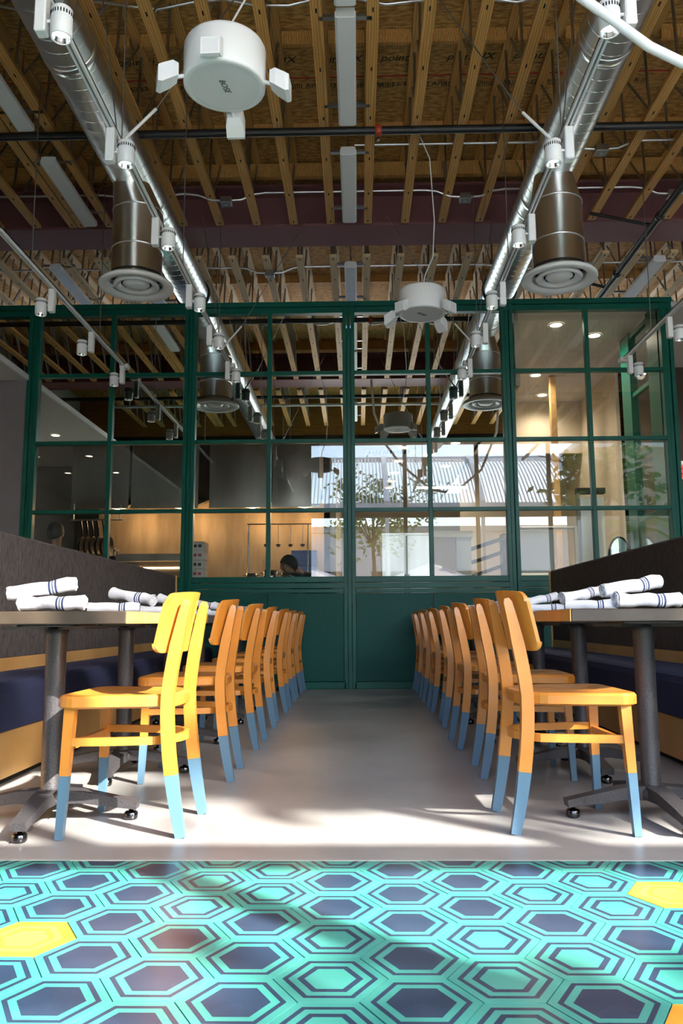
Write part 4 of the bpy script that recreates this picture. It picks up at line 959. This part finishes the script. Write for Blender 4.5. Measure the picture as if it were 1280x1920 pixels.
# ---- two cooks, each one continuous skinned figure
def person(label, loc, rz, J, E_, rad, matn, hairf):
    me = bpy.data.meshes.new('person'); names = list(J); me.from_pydata([J[k] for k in names], [(names.index(a), names.index(b)) for a, b in E_], [])
    o = tag(link('person', me, None, loc, (0, 0, rz)), label, 'person'); me.materials.append(MAT[matn])
    md = o.modifiers.new('skin', 'SKIN'); md.use_smooth_shade = True
    for i, k in enumerate(names):
        sv = me.skin_vertices[0].data[i]; sv.radius = rad[k] if isinstance(rad[k], tuple) else (rad[k], rad[k]); sv.use_root = (k == 'pelvis')
    o.modifiers.new('smooth', 'SUBSURF').levels = 2; o.modifiers['smooth'].render_levels = 2
    hairf(o); return o
def skeleton(lean=0.0, head_f=0.0, arm_f=0.3):
    """figure facing -y; lean bends the trunk forward"""
    def L(z, y=0.0): 
        if z <= 0.95: return (0, y, z)
        d = z-0.95; return (0, y-math.sin(lean)*d, 0.95+math.cos(lean)*d)
    J = {'pelvis': L(0.95), 'belly': L(1.10), 'chest': L(1.30), 'collar': L(1.42), 'neck': L(1.50, -0.01), 'skull0': L(1.58, -0.02-head_f), 'skull1': L(1.66, -0.02-head_f*1.3), 'skull2': L(1.74, -0.01-head_f*1.4)}
    rad = {'pelvis': (0.16, 0.11), 'belly': (0.15, 0.10), 'chest': (0.17, 0.11), 'collar': (0.11, 0.08), 'neck': 0.056, 'skull0': (0.066, 0.075), 'skull1': (0.076, 0.092), 'skull2': (0.056, 0.066)}
    E_ = [('pelvis', 'belly'), ('belly', 'chest'), ('chest', 'collar'), ('collar', 'neck'), ('neck', 'skull0'), ('skull0', 'skull1'), ('skull1', 'skull2')]
    nx_, ny_, nz_ = J['skull1']; J['nose'] = (0, ny_-0.105, nz_-0.02); rad['nose'] = 0.016; E_.append(('skull1', 'nose'))
    for s, n in ((-1, 'l'), (1, 'r')):
        c = J['collar']; J['sh'+n] = (s*0.175, c[1], c[2]-0.015); J['el'+n] = (s*0.235, c[1]-0.05-arm_f*0.3, c[2]-0.27); J['wr'+n] = (s*0.17, c[1]-0.10-arm_f, c[2]-0.34)
        J['pa'+n] = (s*0.16, J['wr'+n][1]-0.07, J['wr'+n][2]-0.01)
        rad['sh'+n] = 0.062; rad['el'+n] = 0.043; rad['wr'+n] = 0.03; rad['pa'+n] = (0.038, 0.018)
        E_ += [('collar', 'sh'+n), ('sh'+n, 'el'+n), ('el'+n, 'wr'+n), ('wr'+n, 'pa'+n)]
        for f in range(4):
            k1, k2 = f'f{f}a'+n, f'f{f}b'+n; px, py, pz = J['pa'+n]; ox = (f-1.5)*0.019
            ln = (0.034, 0.042, 0.040, 0.030)[f]
            J[k1] = (px+ox, py-0.03-ln, pz+0.002); J[k2] = (px+ox, py-0.035-ln*1.75, pz-0.022); rad[k1] = 0.0088; rad[k2] = 0.0075; E_ += [('pa'+n, k1), (k1, k2)]
        px, py, pz = J['pa'+n]; J['t0'+n] = (px-s*0.045, py-0.015, pz-0.004); J['t1'+n] = (px-s*0.055, py-0.05, pz-0.014); rad['t0'+n] = 0.010; rad['t1'+n] = 0.0085; E_ += [('wr'+n, 't0'+n), ('t0'+n, 't1'+n)]
        J['hp'+n] = (s*0.10, 0.0, 0.90); J['kn'+n] = (s*0.11, -0.02, 0.50); J['an'+n] = (s*0.11, 0.02, 0.08); J['to'+n] = (s*0.12, -0.15, 0.035)
        rad['hp'+n] = 0.088; rad['kn'+n] = 0.058; rad['an'+n] = 0.042; rad['to'+n] = (0.042, 0.03)
        E_ += [('pelvis', 'hp'+n), ('hp'+n, 'kn'+n), ('kn'+n, 'an'+n), ('an'+n, 'to'+n)]
    return J, E_, rad
def head_cap(o, J, m, scale, drop, name, wrap=False):
    c = Vector(J['skull1']); b = MB(); n = 20; m_ = 10; vs = []; fs = []
    for j in range(m_+1):
        for i in range(n):
            a = 2*math.pi*i/n; back = 0.5+0.5*math.sin(a)          # +y is the back of the head
            ph = (j/m_)*(math.pi*(0.40+drop*back)); r0 = math.sin(ph)
            vs.append((c.x+0.083*scale*r0*math.cos(a), c.y+0.012+0.102*scale*r0*math.sin(a), c.z+0.015+0.112*scale*math.cos(ph)))
    for j in range(m_):
        for i in range(n): fs.append((j*n+i, j*n+n+i, j*n+n+(i+1) % n, j*n+(i+1) % n))
    b.add(vs, fs, 0, True); o2 = b.build(name, m, o)
    for s in (-1, 1):
        if not wrap: MB().lathe([(0.0, -0.008), (0.022, -0.006), (0.026, 0.004), (0.0, 0.010)], (c.x+s*0.081, c.y+0.008, c.z-0.015), 12, axis='x').build('ear', 'cook_body', o)
    for s in (-1, 1): MB().lathe([(0, -0.008), (0.010, -0.004), (0.010, 0.004), (0, 0.008)], (c.x+s*0.032, c.y-0.082, c.z+0.01), 10, axis='y').build('eye', 'black_gap', o)
    MB().sweep([(c.x-0.022, c.y-0.080, c.z-0.06), (c.x+0.022, c.y-0.080, c.z-0.06)], 0.008, 0.008, (0, 0, 1)).build('mouth', 'crate_red', o)
    return o2
J, E_, rd = skeleton(0.05, 0.0)
person('cook in black shirt seen from behind, short dark hair, far left panes', (-3.585, 9.30, 0.012), math.pi, J, E_, rd, 'cook_body', lambda o: head_cap(o, J, 'hair_black', 1.10, 0.36, 'hair'))
bpy.data.objects['person'].scale = (1.065, 1.065, 1.065)
J2, E2, rd2 = skeleton(0.95, 0.03, 0.22)
p2 = person('cook in dark top and black head wrap bending over beside the white cloth', (-0.27, 9.72, 0.012), R(-60), J2, E2, rd2, 'cook_body_b', lambda o: head_cap(o, J2, 'scarf_black', 1.12, 0.42, 'head_wrap', True))
# ================================================================== STREET SIDE (seen in the glass, lets the sun in)
tag(MB().box(-30, 30, -40, YF-0.13, -0.14, -0.02).build('ground', 'paving'), kind='structure')
def umbrella(x, y, label, h=2.32, r=1.55):
    t = thing('patio_umbrella', label, 'umbrella', (x, y, -0.02), 0, 'white patio umbrellas'); n = 8; vs = [(0, 0, h)]; fs = []
    rings = [(0.35, h-0.10), (0.8, h-0.27), (1.2, h-0.44), (r, h-0.60), (r, h-0.74)]
    for rr, z in rings:
        for k in range(n*2):
            a = math.pi*k/n; q = rr*(1.0 if k % 2 == 0 else 0.955); vs.append((q*math.cos(a), q*math.sin(a), z-(0.0 if k % 2 == 0 else -0.015)))
    m = n*2; fs += [(0, 1+k, 1+(k+1) % m) for k in range(m)]
    for j in range(len(rings)-1):
        for k in range(m): fs.append((1+j*m+k, 1+j*m+m+k, 1+j*m+m+(k+1) % m, 1+j*m+(k+1) % m))
    MB().add(vs, fs).build('canopy', 'canvas_white', t); MB().tube([(0, 0, 0), (0, 0, h+0.06)], 0.025, 10).build('pole', 'table_wood', t)
    MB().lathe([(0, 0), (0.28, 0), (0.28, 0.05), (0.05, 0.08), (0, 0.08)], n=20).build('base', 'black_iron', t)
    for k in range(n): a = 2*math.pi*k/n; MB().tube([(0.02*math.cos(a), 0.02*math.sin(a), h-0.03), (r*0.97*math.cos(a), r*0.97*math.sin(a), h-0.63)], 0.008, 5).build('rib', 'table_wood', t)
umbrella(2.0, -4.2, 'white patio umbrella outside, mirrored low in the right panes')
umbrella(-1.5, -4.6, 'white patio umbrella outside, mirrored beside the centre post')
def tree(x, y, z0, rx, ry, rz_, n, label, leafm='leaf', ls=0.10, seed=1, trunk=0.10):
    t = thing('street_tree', label, 'tree', (x, y, -0.02), 0, 'trees outside the street front'); rn = random.Random(seed)
    MB().tube([(0, 0, 0), (0.06, 0.02, z0*0.4), (-0.03, 0.04, z0*0.75), (0, 0, z0+rz_*0.4)], [trunk, trunk*0.8, trunk*0.65, trunk*0.3], 10).build('trunk', 'bark', t)
    for k in range(7):
        a = k*0.9+seed; MB().tube([(0, 0, z0*0.72+0.08*k), (rx*0.4*math.cos(a), ry*0.4*math.sin(a), z0-0.1+0.1*k), (rx*0.8*math.cos(a), ry*0.8*math.sin(a), z0+0.12*k)], [trunk*0.4, trunk*0.25, 0.012], 6).build('branch', 'bark', t)
    b = MB()
    cl_ = [(Vector((rn.gauss(0, 0.45)*rx, rn.gauss(0, 0.45)*ry, z0+rn.gauss(0.1, 0.42)*rz_)), rn.uniform(0.18, 0.36)) for _ in range(max(10, n//40))]
    for k in range(n):
        cc, rr = cl_[rn.randrange(len(cl_))]
        c = cc+Vector((rn.gauss(0, rr), rn.gauss(0, rr), rn.gauss(0, rr*0.8)))
        u = Vector((rn.gauss(0, 1), rn.gauss(0, 1), rn.gauss(0, 0.6))).normalized()*ls*rn.uniform(0.7, 1.3); w = u.orthogonal().normalized()*ls*0.55
        b.add([c-u, c+w, c+u, c-w], [(0, 1, 2, 3)])
    tag(b.build('crown', leafm, t), kind='stuff')
tree(6.3, -3.0, 4.35, 1.9, 0.6, 0.75, 760, 'sparse leafy tree that dapples the sunlight, right of the entrance', seed=4, ls=0.13)
tree(9.2, -3.0, 7.25, 1.7, 0.7, 0.45, 900, 'unseen tall tree added to shade the aisle, right of the entrance', seed=8, ls=0.16, trunk=0.16)  # out of view; crown added and shaped to shade the middle of the aisle
tree(0.6, -11.6, 4.6, 1.9, 1.2, 1.5, 1800, 'leafy green tree mirrored in the centre panes', seed=2)
tree(-4.6, -7.5, 3.8, 1.5, 1.0, 1.3, 1500, 'leafy green tree mirrored behind the ribbed canopy', seed=3)
tree(-8.0, -9.0, 4.0, 2.2, 1.6, 1.6, 1500, 'broad leafy tree outside on the far left', seed=5)
pm = thing('palm_tree', 'palm tree outside, mirrored at the right-hand mullion', 'tree', (8.2, -5.7, -0.02))
MB().tube([(0, 0, 0), (0.05, 0.03, 1.6), (0.0, 0.0, 3.4)], [0.16, 0.13, 0.11], 12).build('trunk', 'bark', pm)
for k in range(14):
    a = 2*math.pi*k/14; ca, sa = math.cos(a), math.sin(a); up_ = 0.5 if k % 2 else 0.15
    sp_ = [Vector((ca*d, sa*d, 3.4+up_*d*1.6-0.55*d*d)) for d in (0, 0.3, 0.6, 0.9, 1.2, 1.45)]
    b = MB(); b.tube(sp_, [0.014, 0.012, 0.010, 0.008, 0.006, 0.003], 5)
    for i in range(1, 26):
        f = i/26*5; q = int(min(4, f)); p = sp_[q].lerp(sp_[q+1], f-q); 
        for s in (-1, 1):
            tip = p+Vector((-sa*s*0.26+ca*0.16, ca*s*0.26+sa*0.16, -0.14)); b.add([p, p+Vector((ca*0.03, sa*0.03, 0.005)), tip], [(0, 1, 2)])
    b.build('frond', 'palm_leaf', pm)
# ribbed white canopy across the street court
rc = thing('ribbed_canopy', 'arched white slatted canopy outside, mirrored across the lower panes', 'canopy', (0, -6.2, 0))
def cp_(u): return (-3.2*u, 4.25+2.1*math.sin(u*1.35))
for k in range(74):
    x = -1.9+0.115*k
    MB().sweep([(x, *cp_(u)) for u in (0, 0.2, 0.4, 0.6, 0.8, 1.0)], 0.05, 0.03, (1, 0, 0)).build('slat', 'canvas_white', rc)
for x in (-2.0, 0.9, 3.8, 6.7):
    MB().sweep([(x, *cp_(u)) for u in (0, 0.2, 0.4, 0.6, 0.8, 1.0)], 0.22, 0.16, (1, 0, 0)).build('arch_rib', 'canvas_white', rc)
    MB().tube([(x, -0.05, -0.02), (x, -0.05, 4.2)], 0.06, 10).build('canopy_post', 'canvas_white', rc)
MB().box(-2.05, 6.75, -0.08, 0.06, 4.10, 4.28).build('eaves_beam', 'canvas_white', rc)
MB().box(-2.05, 6.75, -3.25, -3.12, 6.2, 6.36).build('ridge_beam', 'canvas_white', rc)
bd = thing('street_building', 'pale low building across the street, mirrored low in the panes', 'building', (0, -17, -0.02))
MB().box(-16, 16, -3, 0, 0, 4.6).build('wall', 'canvas_white', bd); MB().box(-16.2, 16.2, -3.2, 0.3, 4.6, 4.85).build('roof', 'paving', bd)
for k in range(10):
    x = -14+3.1*k; w = MB().box(x-0.9, x+0.9, 0.0, 0.05, 0.9, 2.9).build('window', 'dark_fascia', bd); MB().box(x-0.8, x+0.8, 0.051, 0.06, 1.0, 2.8).build('pane', 'mirror_pane', w)
nb = thing('added_building', 'added beige building outside, hides bright sky from the rightmost panes', 'building', (11.2, -8.6, -0.02))  # added to block the white sky reflected in the rightmost panes
MB().box(-4.0, 4.0, -1.0, 0.8, 0, 6.3).build('wall', 'beige_wall', nb); MB().box(-4.15, 4.15, -1.1, 1.0, 6.3, 6.5).build('parapet', 'canvas_white', nb)
for k in range(3):
    w = MB().box(-3.2+2.3*k, -1.8+2.3*k, 0.8, 0.84, 1.0, 3.0).build('window', 'dark_fascia', nb); MB().box(-3.1+2.3*k, -1.9+2.3*k, 0.841, 0.85, 1.1, 2.9).build('pane', 'mirror_pane', w)
